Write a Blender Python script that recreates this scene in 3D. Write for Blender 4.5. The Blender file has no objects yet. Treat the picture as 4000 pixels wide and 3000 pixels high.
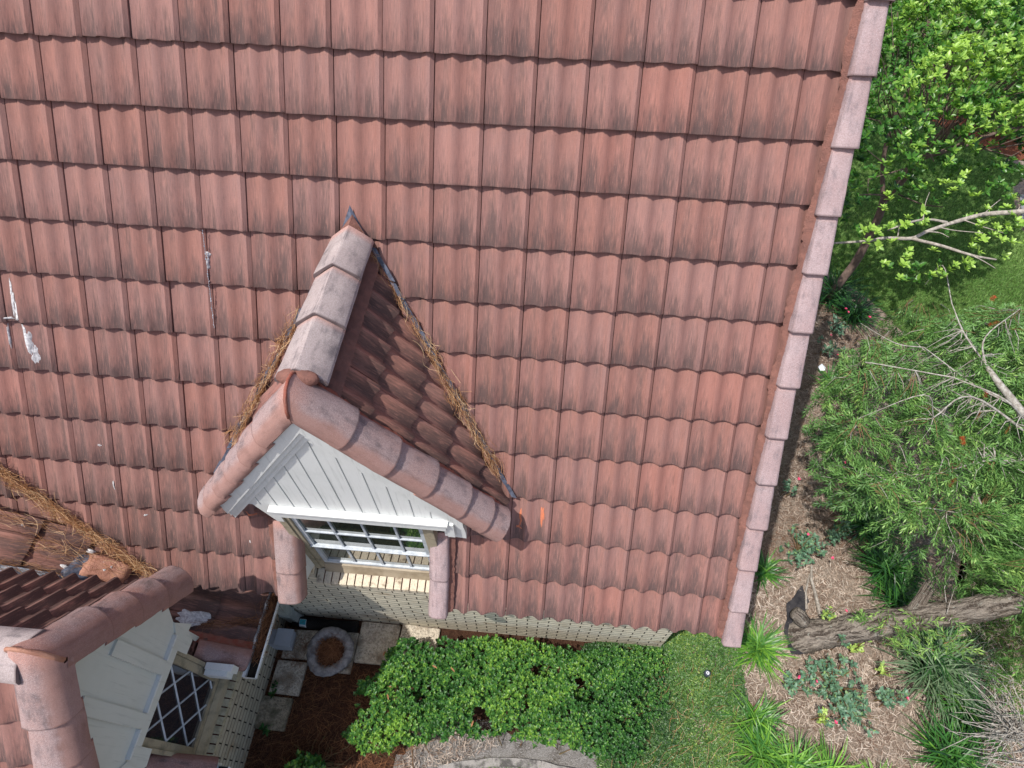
import bpy, bmesh, math, random
import numpy as np
from mathutils import Vector, Matrix
R = math.radians
rng = np.random.default_rng(7); random.seed(7)
C = bpy.context.scene.collection
sc = bpy.context.scene

# ------------------------------------------------------------ camera, sky, sun
PITCH = 55.006; CS, SN = math.cos(R(PITCH)), math.sin(R(PITCH))
cam_d = bpy.data.cameras.new('camera'); cam = bpy.data.objects.new('camera', cam_d); C.objects.link(cam)
cam_d.sensor_width = 36; cam_d.lens = 36 * 2416.8 / 4000; cam_d.clip_end = 500; cam_d.clip_start = 0.05
Rc = [[0.996069, 0.088578, 0.000387], [0.072816, -0.816327, -0.572981], [-0.050437, 0.570757, -0.819569]]
cam.matrix_world = Matrix(((Rc[0][0], -Rc[1][0], -Rc[2][0], -1.3350), (Rc[0][1], -Rc[1][1], -Rc[2][1], -3.5389),
                           (Rc[0][2], -Rc[1][2], -Rc[2][2], 1.8226), (0, 0, 0, 1)))
sc.camera = cam
SUN = Vector((-0.33, -0.235, 0.91)).normalized()
elev = math.asin(SUN.z); az = math.atan2(SUN.x, SUN.y)
w = bpy.data.worlds.new('World'); sc.world = w; w.use_nodes = True
nt = w.node_tree; bg = nt.nodes['Background']; sky = nt.nodes.new('ShaderNodeTexSky')
sky.sky_type = 'NISHITA'; sky.sun_disc = False; sky.sun_elevation = elev; sky.sun_rotation = az % (2 * math.pi)
sky.air_density = 1.0; sky.dust_density = 2.5; sky.ozone_density = 0.7
nt.links.new(sky.outputs[0], bg.inputs[0]); bg.inputs[1].default_value = 0.145
sd = bpy.data.lights.new('sun', 'SUN'); sd.energy = 3.8; sd.angle = R(0.6); sd.color = (1.0, 0.96, 0.90)
so = bpy.data.objects.new('sun', sd); C.objects.link(so); so.rotation_euler = SUN.to_track_quat('Z', 'Y').to_euler()
so.location = (-6, -3, 12)
sc.view_settings.view_transform = 'Standard'; sc.view_settings.look = 'None'
sc.view_settings.gamma = 1; sc.view_settings.exposure = 0.38
G = -4.93                                                   # ground level

# ------------------------------------------------------------ object helpers
def tag(o, label=None, cat=None, group=None, kind=None):
    if label: o['label'] = label
    if cat: o['category'] = cat
    if group: o['group'] = group
    if kind: o['kind'] = kind
    return o
def empty(name, loc, label, cat, group=None):
    o = bpy.data.objects.new(name, None); C.objects.link(o); o.location = loc; o.empty_display_size = .1
    return tag(o, label, cat, group)
def world_base(p):
    b = Vector((0, 0, 0))
    while p is not None:
        b = b + p.location; p = p.parent
    return b
def link(name, verts, faces, mat, parent=None, uv=None, tint=None, smooth=False, base=None):
    """verts in world space; stored relative to the parent's base (or to `base`)"""
    verts = np.asarray(verts, dtype=np.float32).reshape(-1, 3)
    b = np.array(world_base(parent)) if parent is not None else (np.array(base, dtype=float) if base is not None else np.zeros(3))
    me = bpy.data.meshes.new(name)
    if isinstance(faces, np.ndarray):
        n, k = faces.shape
        me.vertices.add(len(verts)); me.vertices.foreach_set('co', (verts - b).astype(np.float32).ravel())
        me.loops.add(n * k); me.loops.foreach_set('vertex_index', faces.astype(np.int32).ravel())
        me.polygons.add(n); me.polygons.foreach_set('loop_start', np.arange(0, n * k, k, dtype=np.int32))
        me.update(calc_edges=True)
    else:
        me.from_pydata((verts - b).tolist(), [], faces)
    if uv is not None:
        l = me.uv_layers.new(name='UVMap'); idx = np.empty(len(me.loops), dtype=np.int32)
        me.loops.foreach_get('vertex_index', idx); l.data.foreach_set('uv', np.asarray(uv, dtype=np.float32)[idx].ravel())
    if tint is not None:
        a = me.color_attributes.new('tint', 'FLOAT_COLOR', 'POINT')
        t = np.asarray(tint, dtype=np.float32)
        if t.ndim == 1: t = np.c_[t, t, t]
        a.data.foreach_set('color', np.c_[t, np.ones(len(t), dtype=np.float32)].astype(np.float32).ravel())
    me.validate()
    if smooth: me.polygons.foreach_set('use_smooth', np.ones(len(me.polygons), dtype=bool))
    me.materials.append(mat); me.update()
    o = bpy.data.objects.new(name, me); C.objects.link(o)
    if parent is not None: o.parent = parent
    else: o.location = b
    return o
class MB:
    def __init__(s): s.v = []; s.f = []; s.uv = []; s.t = []
    def add(s, v, f, uv=None, t=None):
        b = len(s.v); s.v += [tuple(map(float, x)) for x in v]; s.f += [tuple(i + b for i in q) for q in f]
        s.uv += [tuple(x) for x in uv] if uv is not None else [(x[0] + x[1] * .7, x[2]) for x in s.v[b:]]
        s.t += list(t) if t is not None else [(.5, .5, .5)] * len(v)
    def box(s, a, b, t=None):
        x0, y0, z0 = a; x1, y1, z1 = b
        v = [(x, y, z) for z in (z0, z1) for y in (y0, y1) for x in (x0, x1)]
        f = [(0, 2, 3, 1), (4, 5, 7, 6), (0, 1, 5, 4), (2, 6, 7, 3), (0, 4, 6, 2), (1, 3, 7, 5)]
        # split vertices so that box uvs are planar in metres
        for q in f:
            p = [v[i] for i in q]
            n = (Vector(p[1]) - Vector(p[0])).cross(Vector(p[2]) - Vector(p[1]))
            ax = max(range(3), key=lambda i: abs(n[i]))
            uv = [((c[1], c[2]) if ax == 0 else (c[0], c[2]) if ax == 1 else (c[0], c[1])) for c in p]
            s.add(p, [(0, 1, 2, 3)], uv, [t] * 4 if t is not None else None)
    def prism(s, poly, off):
        """poly: 3-D points (planar, any winding), off: extrusion vector"""
        n = len(poly); off = Vector(off); P = [Vector(p) for p in poly]
        nn = Vector((0, 0, 0))
        for i in range(n): nn += P[i].cross(P[(i + 1) % n])
        if nn.dot(off) > 0: P = P[::-1]
        Q = [p + off for p in P]
        ax = max(range(3), key=lambda i: abs(nn[i]))
        g = lambda c: ((c[1], c[2]) if ax == 0 else (c[0], c[2]) if ax == 1 else (c[0], c[1]))
        s.add(P, [tuple(range(n))], [g(c) for c in P]); s.add(Q, [tuple(range(n))[::-1]], [g(c) for c in Q])
        for i in range(n):
            j = (i + 1) % n
            s.add([P[j], P[i], Q[i], Q[j]], [(0, 1, 2, 3)], [(g(P[j])), g(P[i]), g(Q[i]), g(Q[j])])
    def tube(s, pts, rad, n=8, t=None, cap=True, rough=0):
        pts = [Vector(p) for p in pts]; m = len(pts)
        if not hasattr(rad, '__len__'): rad = [rad] * m
        up = Vector((0, 0, 1)); d0 = (pts[1] - pts[0]).normalized()
        if abs(d0.z) > .9: up = Vector((1, 0, 0))
        a = d0.cross(up).normalized(); v = []; uv = []; L = 0
        for i, p in enumerate(pts):
            d = (pts[min(i + 1, m - 1)] - pts[max(i - 1, 0)]).normalized()
            a = (a - d * a.dot(d)).normalized(); b = d.cross(a)
            if i: L += (p - pts[i - 1]).length
            for k in range(n):
                th = 2 * math.pi * k / n; r = rad[i] * (1 + rough * (random.random() - .5) * 2)
                v.append(p + (a * math.cos(th) + b * math.sin(th)) * r); uv.append((k / n * 2, L * 3))
        f = [(i * n + k, i * n + (k + 1) % n, (i + 1) * n + (k + 1) % n, (i + 1) * n + k) for i in range(m - 1) for k in range(n)]
        if cap: f += [tuple(range(n))[::-1], tuple((m - 1) * n + k for k in range(n))]
        s.add(v, f, uv, [t] * len(v) if t is not None else None)
    def build(s, name, mat, parent=None, smooth=False, base=None):
        o = link(name, s.v, s.f, mat, parent, s.uv, s.t, smooth, base); return o
def smooth_path(pts, k=5):
    """Catmull-Rom through (x,y,z,r) points"""
    P = [np.array(p, dtype=float) for p in pts]; P = [2 * P[0] - P[1]] + P + [2 * P[-1] - P[-2]]; out = []
    for i in range(1, len(P) - 2):
        for j in range(k):
            t = j / k; a, b, c, d = P[i - 1:i + 3]
            out.append(.5 * (2 * b + (c - a) * t + (2 * a - 5 * b + 4 * c - d) * t * t + (3 * b - a - 3 * c + d) * t ** 3))
    out.append(P[-2]); return out

# ------------------------------------------------------------ materials
class NT:
    def __init__(s, name, rough=.8, spec=.3):
        s.m = bpy.data.materials.new(name); s.m.use_nodes = True; s.t = s.m.node_tree; s.N = s.t.nodes; s.L = s.t.links
        s.p = s.N['Principled BSDF']; s.p.inputs['Roughness'].default_value = rough
        s.p.inputs['Specular IOR Level'].default_value = spec
    def n(s, typ, **kw):
        x = s.N.new(typ)
        for k, v in kw.items(): setattr(x, k, v)
        return x
    def con(s, a, b): s.L.new(a, b)
    def val(s, x, inp):
        if hasattr(x, 'links') or hasattr(x, 'is_linked'): s.con(x, inp)
        else: inp.default_value = x
    def math(s, op, a, b=0.0, c=None, clamp=False):
        x = s.n('ShaderNodeMath', operation=op); x.use_clamp = clamp; s.val(a, x.inputs[0]); s.val(b, x.inputs[1])
        if c is not None: s.val(c, x.inputs[2])
        return x.outputs[0]
    def ss(s, v, lo, hi):
        x = s.n('ShaderNodeMapRange', interpolation_type='SMOOTHSTEP'); s.val(v, x.inputs[0]); s.val(lo, x.inputs[1]); s.val(hi, x.inputs[2]); return x.outputs[0]
    def mix(s, f, a, b, mode='MIX'):
        x = s.n('ShaderNodeMix', data_type='RGBA', blend_type=mode); s.val(f, x.inputs[0])
        for q, i in ((a, 6), (b, 7)):
            if isinstance(q, tuple): x.inputs[i].default_value = (*q, 1)
            else: s.con(q, x.inputs[i])
        return x.outputs[2]
    def noise(s, vec, scale, detail=4, rough=.55, dist=0):
        x = s.n('ShaderNodeTexNoise'); x.inputs['Scale'].default_value = scale; x.inputs['Detail'].default_value = detail
        x.inputs['Roughness'].default_value = rough; x.inputs['Distortion'].default_value = dist
        if vec is not None: s.con(vec, x.inputs['Vector'])
        return x.outputs[0]
    def pos(s): return s.n('ShaderNodeNewGeometry').outputs['Position']
    def tint(s):
        a = s.n('ShaderNodeAttribute', attribute_name='tint'); x = s.n('ShaderNodeSeparateColor'); s.con(a.outputs['Color'], x.inputs[0]); return x.outputs
    def uv(s):
        return s.n('ShaderNodeUVMap', uv_map='UVMap').outputs[0]
    def comb(s, a, b, c=0.0):
        x = s.n('ShaderNodeCombineXYZ'); s.val(a, x.inputs[0]); s.val(b, x.inputs[1]); s.val(c, x.inputs[2]); return x.outputs[0]
    def sep(s, v): x = s.n('ShaderNodeSeparateXYZ'); s.con(v, x.inputs[0]); return x.outputs
    def vm(s, v, sx, sy, sz):
        x = s.n('ShaderNodeVectorMath', operation='MULTIPLY'); s.con(v, x.inputs[0]); x.inputs[1].default_value = (sx, sy, sz); return x.outputs[0]
    def bump(s, h, st=.5, d=.01):
        x = s.n('ShaderNodeBump'); x.inputs['Strength'].default_value = st; x.inputs['Distance'].default_value = d
        s.con(h, x.inputs['Height']); s.con(x.outputs[0], s.p.inputs['Normal'])
    def col(s, c):
        if isinstance(c, tuple): s.p.inputs['Base Color'].default_value = (*c, 1)
        else: s.con(c, s.p.inputs['Base Color'])

def tile_mat(name, clean, pink, stain, amount=0.0):
    """concrete tile: u across, v up from the lip; tint = (random, random, dirtiness)"""
    m = NT(name, .88, .25); t = m.tint(); uv = m.sep(m.uv()); P = m.pos()
    off1 = m.math('MULTIPLY', t[0], 91.0); off2 = m.math('MULTIPLY', t[1], 57.0)
    streak = m.noise(m.comb(m.math('MULTIPLY_ADD', uv[0], 11.0, off1), m.math('MULTIPLY_ADD', uv[1], 1.3, off2)), 1.0, 5, .6)
    fine = m.noise(m.comb(m.math('MULTIPLY_ADD', uv[0], 46.0, off2), m.math('MULTIPLY_ADD', uv[1], 4.2, off1)), 1.0, 3, .6)
    patch = m.noise(m.comb(m.math('MULTIPLY_ADD', uv[0], 2.4, off2), m.math('MULTIPLY_ADD', uv[1], 1.2, off1)), 1.0, 2)
    big = m.noise(P, 1.3, 2)
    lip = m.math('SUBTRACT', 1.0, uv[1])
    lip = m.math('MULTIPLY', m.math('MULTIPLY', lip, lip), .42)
    a = m.math('MULTIPLY_ADD', patch, .50, m.math('MULTIPLY', streak, .80)); a = m.math('MULTIPLY_ADD', fine, .50, a)
    vly = m.math('COSINE', m.math('MULTIPLY', m.math('SUBTRACT', uv[0], .46), 12.566)); a = m.math('MULTIPLY_ADD', vly, -.16, a); a = m.math('ADD', a, lip); a = m.math('MULTIPLY_ADD', t[2], .42, a); a = m.math('MULTIPLY_ADD', big, .22, a)  # wave troughs darkened in the colour: collected dirt plus painted wave shading
    s1 = m.ss(a, 1.10 - amount, 1.72 - amount)
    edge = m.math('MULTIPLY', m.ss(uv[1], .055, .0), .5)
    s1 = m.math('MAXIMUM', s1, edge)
    a = m.math('MULTIPLY_ADD', m.noise(P, .7, 3, .6), .35, m.math('SUBTRACT', a, .17))
    s1 = m.math('MAXIMUM', m.ss(a, 1.10 - amount, 1.72 - amount), edge)
    hue = m.ss(m.math('MULTIPLY_ADD', t[0], .5, m.math('MULTIPLY', patch, .8)), .3, 1.0)
    c = m.mix(hue, clean, pink)
    wash = m.ss(streak, .42, .7)
    c = m.mix(m.math('MULTIPLY', wash, .35), c, tuple(min(1, x * 1.28) for x in clean))
    c = m.mix(m.math('MULTIPLY', m.ss(t[1], .80, .98), .35), c, tuple(min(1, x * 1.3) for x in pink)); c = m.mix(m.math('MULTIPLY', m.ss(t[0], .88, 1.0), .35), c, (.36, .125, .085))
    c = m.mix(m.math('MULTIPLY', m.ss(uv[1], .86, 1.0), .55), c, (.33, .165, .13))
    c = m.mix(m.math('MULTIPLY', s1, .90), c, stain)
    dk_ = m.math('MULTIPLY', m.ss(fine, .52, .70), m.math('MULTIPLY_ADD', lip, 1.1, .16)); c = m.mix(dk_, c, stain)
    lt_ = m.math('MULTIPLY', m.ss(fine, .46, .34), .30); c = m.mix(lt_, c, tuple(min(1, x * 1.45) for x in clean))
    grain = m.noise(P, 260, 2, .8)
    c = m.mix(m.math('MULTIPLY', m.ss(grain, .35, .75), .32), c, tuple(x * .42 for x in clean), 'MIX')
    c = m.mix(m.math('MULTIPLY', m.ss(grain, .66, .74), .35), c, (.75, .68, .64))
    m.col(c); m.bump(m.math('ADD', grain, m.math('MULTIPLY', fine, .6)), .35, .002); return m.m
M = {}
M['tile'] = tile_mat('weathered_terracotta_tile', (.266, .129, .106), (.264, .148, .132), (.082, .057, .055), -.05)
M['tile_shade'] = tile_mat('lichen_tile_shaded_slope', (.30, .140, .108), (.30, .165, .135), (.080, .052, .048), .12)  # copy for grazing-lit slopes; base lightened and reddened to make up for weak sun
def cap_mat(name, base, alt, dirt, amt=.5, flank=None):
    m = NT(name, .92, .2); P = m.pos(); t = m.tint(); uv = m.sep(m.uv())
    n1 = m.noise(P, 9, 5, .65); n2 = m.noise(P, 330, 2, .8); n3 = m.noise(P, 3.1, 3)
    st = m.noise(m.comb(m.math('MULTIPLY_ADD', uv[0], 11.0, m.math('MULTIPLY', t[0], 40.0)), m.math('MULTIPLY_ADD', uv[1], 2.4, t[1])), 1, 4, .6)
    c = m.mix(m.ss(n3, .35, .65), base, alt)
    c = m.mix(m.math('MULTIPLY', m.ss(m.math('MULTIPLY_ADD', st, .6, m.math('MULTIPLY', n1, .6)), .55, .80), amt), c, dirt)
    c = m.mix(m.math('MULTIPLY', m.ss(uv[1], .80, .97), .75), c, (.50, .26, .21))
    n4 = m.noise(P, 140, 3, .8)
    c = m.mix(m.math('MULTIPLY', m.ss(n4, .42, .62), .45), c, tuple(x * .45 for x in base))
    c = m.mix(m.math('MULTIPLY', m.ss(n2, .58, .68), .55), c, (.72, .66, .68))
    c = m.mix(m.math('MULTIPLY', m.ss(uv[1], .035, .0), .7), c, (.09, .06, .06))
    if flank:
        fl_ = m.ss(m.math('MULTIPLY_ADD', n1, .22, uv[0]), .66, .80); c = m.mix(m.math('MULTIPLY', fl_, .62), c, flank)
    m.col(c); m.bump(n2, .5, .003); return m.m
M['cap'] = cap_mat('greyed_pink_cap_tile', (.40, .30, .30), (.36, .25, .245), (.14, .115, .125), .75)
M['cap_lichen'] = cap_mat('lichened_barrel_tile', (.36, .235, .215), (.34, .255, .25), (.12, .095, .10), .85, (.32, .165, .13))
M['cap_shade'] = cap_mat('shaded_stained_barrel_tile', (.33, .175, .145), (.29, .20, .19), (.09, .065, .065), .85, (.30, .15, .115))  # darker copy of the barrel tile: shade of the wing caps in the colour
M['ridge'] = cap_mat('pale_ridge_tile', (.43, .36, .345), (.38, .31, .30), (.15, .125, .13), .95)
def simple(name, c1, c2, rough=.8, spec=.3, sc1=8, grain=200, gamt=.25, bump=.3, bd=.003, thr=(.35, .65)):
    m = NT(name, rough, spec); P = m.pos(); n = m.noise(P, sc1, 5, .6); g = m.noise(P, grain, 2, .7)
    c = m.mix(m.ss(n, *thr), c1, c2); c = m.mix(m.math('MULTIPLY', m.ss(g, .4, .7), gamt), c, tuple(x * .5 for x in c1))
    m.col(c); m.bump(m.math('ADD', g, n), bump, bd); return m.m
M['mortar'] = simple('painted_mortar', (.265, .125, .098), (.19, .095, .078), .85, .2, 14, 160, .3, .9, .01)
M['mortar_red'] = simple('red_oxide_mortar', (.27, .075, .05), (.27, .11, .08), .7, .3, 20, 160, .2, .6, .006)
M['patch'] = simple('orange_mortar_patch', (.42, .21, .14), (.34, .155, .105), .6, .4, 12, 120, .12, .7, .01)
M['under'] = simple('dark_red_tile_joint', (.10, .035, .028), (.06, .022, .02), .9, .1)
M['flash'] = simple('blue_black_flashing', (.10, .11, .15), (.035, .04, .06), .45, .5, 22, 100, .3)
M['flash_pale'] = simple('weathered_metal_flashing', (.42, .45, .50), (.22, .24, .28), .4, .6, 25, 100, .3)
M['sealant'] = simple('white_sealant', (.62, .61, .61), (.36, .34, .35), .6, .4, 60, 200, .15)
M['scrape'] = simple('fresh_orange_scrape', (.55, .17, .08), (.45, .16, .10), .8, .3, 40, 200, .3)
M['void'] = simple('dark_void', (.02, .018, .017), (.03, .025, .02), .9, .1)
def paint_mat(name, c1, dirt):
    m = NT(name, .5, .4); P = m.pos(); n = m.noise(P, 3, 5, .65)
    g = m.noise(m.vm(P, 60, 60, 14), 1, 3, .6); st = m.noise(m.vm(P, 45, 45, 2.5), 1, 4, .7); c = m.mix(m.math('MULTIPLY', m.ss(n, .45, .75), .35), c1, dirt); c = m.mix(m.math('MULTIPLY', m.ss(st, .52, .75), .45), c, tuple(x * .72 for x in dirt))
    m.col(c); m.bump(g, .22, .004); return m.m
M['white'] = paint_mat('white_painted_board', (.68, .69, .67), (.48, .50, .47))
M['white_shade'] = paint_mat('shaded_white_painted_board', (.60, .61, .56), (.48, .50, .45))  # greyer copy of the white paint; the wing gable's shade is in the colour
M['beige'] = simple('weathered_beige_window_frame', (.36, .31, .22), (.20, .18, .13), .6, .3, 10, 150, .3, thr=(.45, .7))
M['brown'] = simple('brown_window_sill', (.33, .27, .19), (.22, .17, .11), .55, .35, 6, 150, .2)
M['joint_p'] = simple('painted_board_joint', (.45, .47, .46), (.36, .38, .37), .6, .2, 20)
M['alu'] = simple('white_enamel_sash', (.52, .56, .60), (.36, .40, .44), .4, .5, 12, 200, .1)
M['gutter'] = simple('white_gutter_enamel', (.78, .79, .78), (.55, .56, .54), .4, .5, 9, 200, .1)
M['spout'] = simple('grey_beige_downspout', (.40, .41, .37), (.30, .31, .28), .5, .4, 9, 200, .1)
M['grey_box'] = simple('grey_plastic_box', (.36, .38, .42), (.30, .32, .36), .5, .4, 5, 200, .1)
M['pipe'] = simple('black_corrugated_plastic', (.012, .012, .014), (.03, .028, .026), .45, .4, 12)
M['mat'] = simple('black_weed_fabric', (.018, .018, .022), (.045, .042, .045), .85, .2, 12)
M['stone'] = simple('grey_cast_stone', (.29, .28, .28), (.12, .115, .12), .9, .2, 16, 150, .4, .8, .01)
M['concrete'] = simple('stained_concrete', (.30, .28, .26), (.08, .075, .07), .9, .2, 8, 120, .4, .8, .01, thr=(.45, .62))
M['drive'] = simple('grey_driveway', (.24, .24, .24), (.19, .19, .19), .9, .2)
def bark_mat():
    m = NT('grey_fissured_bark', .95, .1); uv = m.sep(m.uv()); P = m.pos(); w_ = m.noise(P, 7, 3)
    f = m.noise(m.comb(m.math('MULTIPLY_ADD', uv[0], 13.0, m.math('MULTIPLY', w_, 3.0)), m.math('MULTIPLY', uv[1], 1.7)), 1, 5, .7); g = m.noise(P, 60, 4, .7); b = m.noise(P, 5, 3)
    c = m.mix(m.ss(f, .40, .58), (.085, .066, .054), (.36, .31, .26)); c = m.mix(m.math('MULTIPLY', m.ss(g, .5, .68), .45), c, (.42, .38, .33)); c = m.mix(m.math('MULTIPLY', m.ss(b, .52, .7), .4), c, (.14, .10, .07)); li = m.noise(P, 19, 4, .7); c = m.mix(m.math('MULTIPLY', m.ss(li, .60, .68), .7), c, (.46, .48, .42))
    m.col(c); m.bump(m.math('MULTIPLY_ADD', f, 2.0, g), 1, .03); return m.m
M['bark'] = bark_mat()
M['bark_s'] = simple('smooth_brown_bark', (.20, .14, .115), (.12, .085, .07), .85, .2, 14, 90, .4, .5, .008)
M['bark_pale'] = simple('pale_lichened_bark', (.42, .38, .33), (.24, .21, .18), .9, .2, 30, 120, .3, .5, .006)
M['twig'] = simple('grey_white_twig', (.42, .40, .36), (.22, .19, .16), .9, .2, 30)
M['stem'] = simple('green_brown_stem', (.13, .12, .05), (.20, .09, .05), .8, .2, 30)
M['sticker_w'] = simple('white_sticker', (.75, .76, .78), (.70, .71, .73), .4, .4)
M['sticker_t'] = simple('teal_sticker', (.03, .30, .34), (.04, .26, .34), .4, .4)
M['ink'] = simple('dark_print', (.05, .06, .08), (.05, .06, .08), .5, .4)
M['ring'] = simple('white_ring', (.75, .76, .78), (.70, .70, .72), .4, .4)
M['paper'] = simple('white_litter', (.75, .78, .82), (.6, .64, .70), .6, .3, 40)
def glass_mat(name, c, rough=.04):
    m = NT(name, rough, .9); m.col(c); m.p.inputs['IOR'].default_value = 1.55; m.p.inputs['Coat Weight'].default_value = .6; m.p.inputs['Coat Roughness'].default_value = .02
    return m.m
M['glass'] = glass_mat('window_glass_green_reflection', (.030, .040, .028)); M['glass2'] = glass_mat('dark_leaded_glass', (.022, .022, .028))  # opaque panes: dark room and greenish reflections painted as base colour
def brick_mat(name, c1, c2, mort, rot=False):
    m = NT(name, .92, .15); P = m.pos(); uv = m.uv()
    b = m.n('ShaderNodeTexBrick'); m.con(uv, b.inputs['Vector']); b.inputs['Scale'].default_value = 1
    b.inputs['Brick Width'].default_value = .2032; b.inputs['Row Height'].default_value = .0677; b.inputs['Mortar Size'].default_value = .0055
    b.inputs['Mortar Smooth'].default_value = .15; b.offset = .5
    b.inputs['Color1'].default_value = (*c1, 1); b.inputs['Color2'].default_value = (*c2, 1); b.inputs['Mortar'].default_value = (*mort, 1)
    n = m.noise(P, 14, 5, .7); n2 = m.noise(m.vm(P, 1, 1, 2.5), 2.2, 4, .6)
    lay = m.noise(m.comb(m.math('MULTIPLY', m.sep(uv)[0], 5.0), m.math('MULTIPLY', m.sep(uv)[1], 110.0)), 1, 4, .6)
    c = m.mix(m.math('MULTIPLY', m.ss(n, .45, .75), .45), b.outputs[0], (.20, .16, .11))
    c = m.mix(m.math('MULTIPLY', m.ss(lay, .5, .68), .45), c, (.16, .135, .10))
    c = m.mix(m.math('MULTIPLY', m.ss(n2, .58, .70), .5), c, (.30, .19, .09))
    # head joints read as dark holes: raked deeper than the flush bed joints
    hz = m.math('FRACT', m.math('DIVIDE', m.sep(uv)[1], .0677)); row = m.math('FLOOR', m.math('DIVIDE', m.sep(uv)[1], .0677))
    half = m.math('MULTIPLY', m.math('MODULO', m.math('ABSOLUTE', row), 2.0), .5)
    hx = m.math('FRACT', m.math('ADD', m.math('DIVIDE', m.sep(uv)[0], .2032), half))
    d = m.math('ABSOLUTE', m.math('SUBTRACT', hx, .5)); head = m.math('MULTIPLY', m.math('GREATER_THAN', .028, d), m.math('GREATER_THAN', hz, .14))
    c = m.mix(m.math('MULTIPLY', head, .93), c, (.025, .018, .014)); bed = m.ss(hz, .15, .04)
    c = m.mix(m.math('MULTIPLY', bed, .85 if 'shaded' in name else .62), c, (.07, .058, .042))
    m.col(c)
    h = m.math('SUBTRACT', m.math('MULTIPLY_ADD', lay, .35, m.math('MULTIPLY', n, .3)), m.math('MULTIPLY', m.math('MAXIMUM', head, bed), 1.4)); m.bump(h, .8, .008); return m.m
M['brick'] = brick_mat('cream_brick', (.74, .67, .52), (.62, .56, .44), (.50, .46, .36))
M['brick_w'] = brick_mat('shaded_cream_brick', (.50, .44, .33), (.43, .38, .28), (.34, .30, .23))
M['sill'] = simple('cream_sill_brick', (.60, .52, .40), (.22, .17, .12), .95, .1, 13, 60, .3, .7, .008, thr=(.52, .72))
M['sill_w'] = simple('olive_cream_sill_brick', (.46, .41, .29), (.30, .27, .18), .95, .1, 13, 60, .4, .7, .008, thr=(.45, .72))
M['slab'] = simple('exposed_aggregate_slab', (.52, .46, .37), (.22, .17, .12), .95, .1, 7, 46, 1.0, 1, .02, thr=(.45, .7))
M['slab_d'] = simple('mossy_aggregate_slab', (.34, .29, .21), (.12, .11, .07), .95, .1, 9, 46, 1.0, 1, .02, thr=(.4, .65))
def soil_mat(name, a, b, c3, s=6):
    m = NT(name, .97, .05); P = m.pos(); n = m.noise(P, s, 6, .65); g = m.noise(m.vm(P, 1, 2.3, 1), 45, 4, .7, 1.5); g2 = m.noise(m.vm(P, 2.1, 1, 1), 70, 4, .7, 2)
    c = m.mix(m.ss(n, .38, .62), a, b); c = m.mix(m.ss(g, .45, .62), c, c3); c = m.mix(m.math('MULTIPLY', m.ss(g2, .5, .6), .6), c, tuple(x * .35 for x in a))
    m.col(c); m.bump(m.math('ADD', g, g2), 1, .02); return m.m
M['mulch'] = soil_mat('dry_straw_mulch', (.36, .28, .22), (.21, .13, .09), (.50, .43, .36))
M['soil'] = soil_mat('dark_needle_soil', (.085, .042, .027), (.06, .03, .022), (.15, .08, .05), 4)
M['lawn_soil'] = soil_mat('lawn_thatch', (.10, .17, .045), (.08, .13, .04), (.15, .22, .07), 4)
M['redmulch'] = soil_mat('red_bark_mulch', (.26, .085, .045), (.17, .055, .03), (.36, .15, .09))
M['sand'] = soil_mat('grey_sand', (.34, .32, .30), (.13, .11, .09), (.48, .46, .44), 9)
def leaf_mat(name, dark, mid, lite, rough=.42, trans=.30, spec=.5):
    m = NT(name, rough, spec); t = m.tint()
    c = m.mix(m.ss(t[0], 0.0, .55), dark, mid); c = m.mix(m.ss(t[0], .5, 1.0), c, lite); m.col(c)
    tr = m.n('ShaderNodeBsdfTranslucent'); m.con(m.mix(1.0, c, (1.0, 1.0, .45), 'MULTIPLY'), tr.inputs[0])
    mx = m.n('ShaderNodeMixShader'); mx.inputs[0].default_value = trans
    out = m.N['Material Output']; m.con(m.p.outputs[0], mx.inputs[1]); m.con(tr.outputs[0], mx.inputs[2]); m.con(mx.outputs[0], out.inputs[0]); return m.m
M['hedge'] = leaf_mat('hedge_leaf', (.014, .055, .016), (.055, .175, .035), (.25, .44, .06))
M['cover'] = leaf_mat('ground_cover_leaf', (.025, .075, .02), (.095, .20, .045), (.32, .42, .08))
M['tree'] = leaf_mat('glossy_tree_leaf', (.010, .045, .012), (.075, .22, .030), (.36, .56, .10), .36, .35)
M['bottle'] = leaf_mat('bottlebrush_leaf', (.035, .095, .028), (.15, .31, .08), (.36, .54, .14), .5, .3)
M['strap'] = leaf_mat('strap_leaf', (.010, .045, .018), (.05, .17, .028), (.22, .44, .05), .4, .28)
M['strap_grey'] = leaf_mat('grey_green_strap_leaf', (.03, .07, .035), (.11, .18, .09), (.28, .38, .22), .5, .2)
M['rose_leaf'] = leaf_mat('rose_leaf', (.035, .095, .055), (.12, .235, .145), (.40, .55, .12), .45, .25)
M['petal'] = leaf_mat('pink_petal', (.70, .04, .10), (.80, .06, .20), (.85, .25, .40), .6, .3)
M['red'] = leaf_mat('red_filament', (.45, .02, .015), (.65, .03, .02), (.75, .35, .08), .6, .2)
M['grass'] = leaf_mat('lawn_grass', (.035, .11, .02), (.155, .31, .07), (.32, .48, .14), .55, .3)
M['needle'] = leaf_mat('dry_pine_needle', (.14, .055, .026), (.34, .165, .070), (.60, .42, .25), .6, .1, .3)
M['needle_d'] = leaf_mat('brown_pine_needle', (.09, .035, .018), (.20, .085, .04), (.38, .19, .09), .7, .05, .2)
M['chip'] = leaf_mat('straw_chip', (.17, .095, .06), (.46, .37, .30), (.68, .60, .52), .8, .05, .2)

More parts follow.
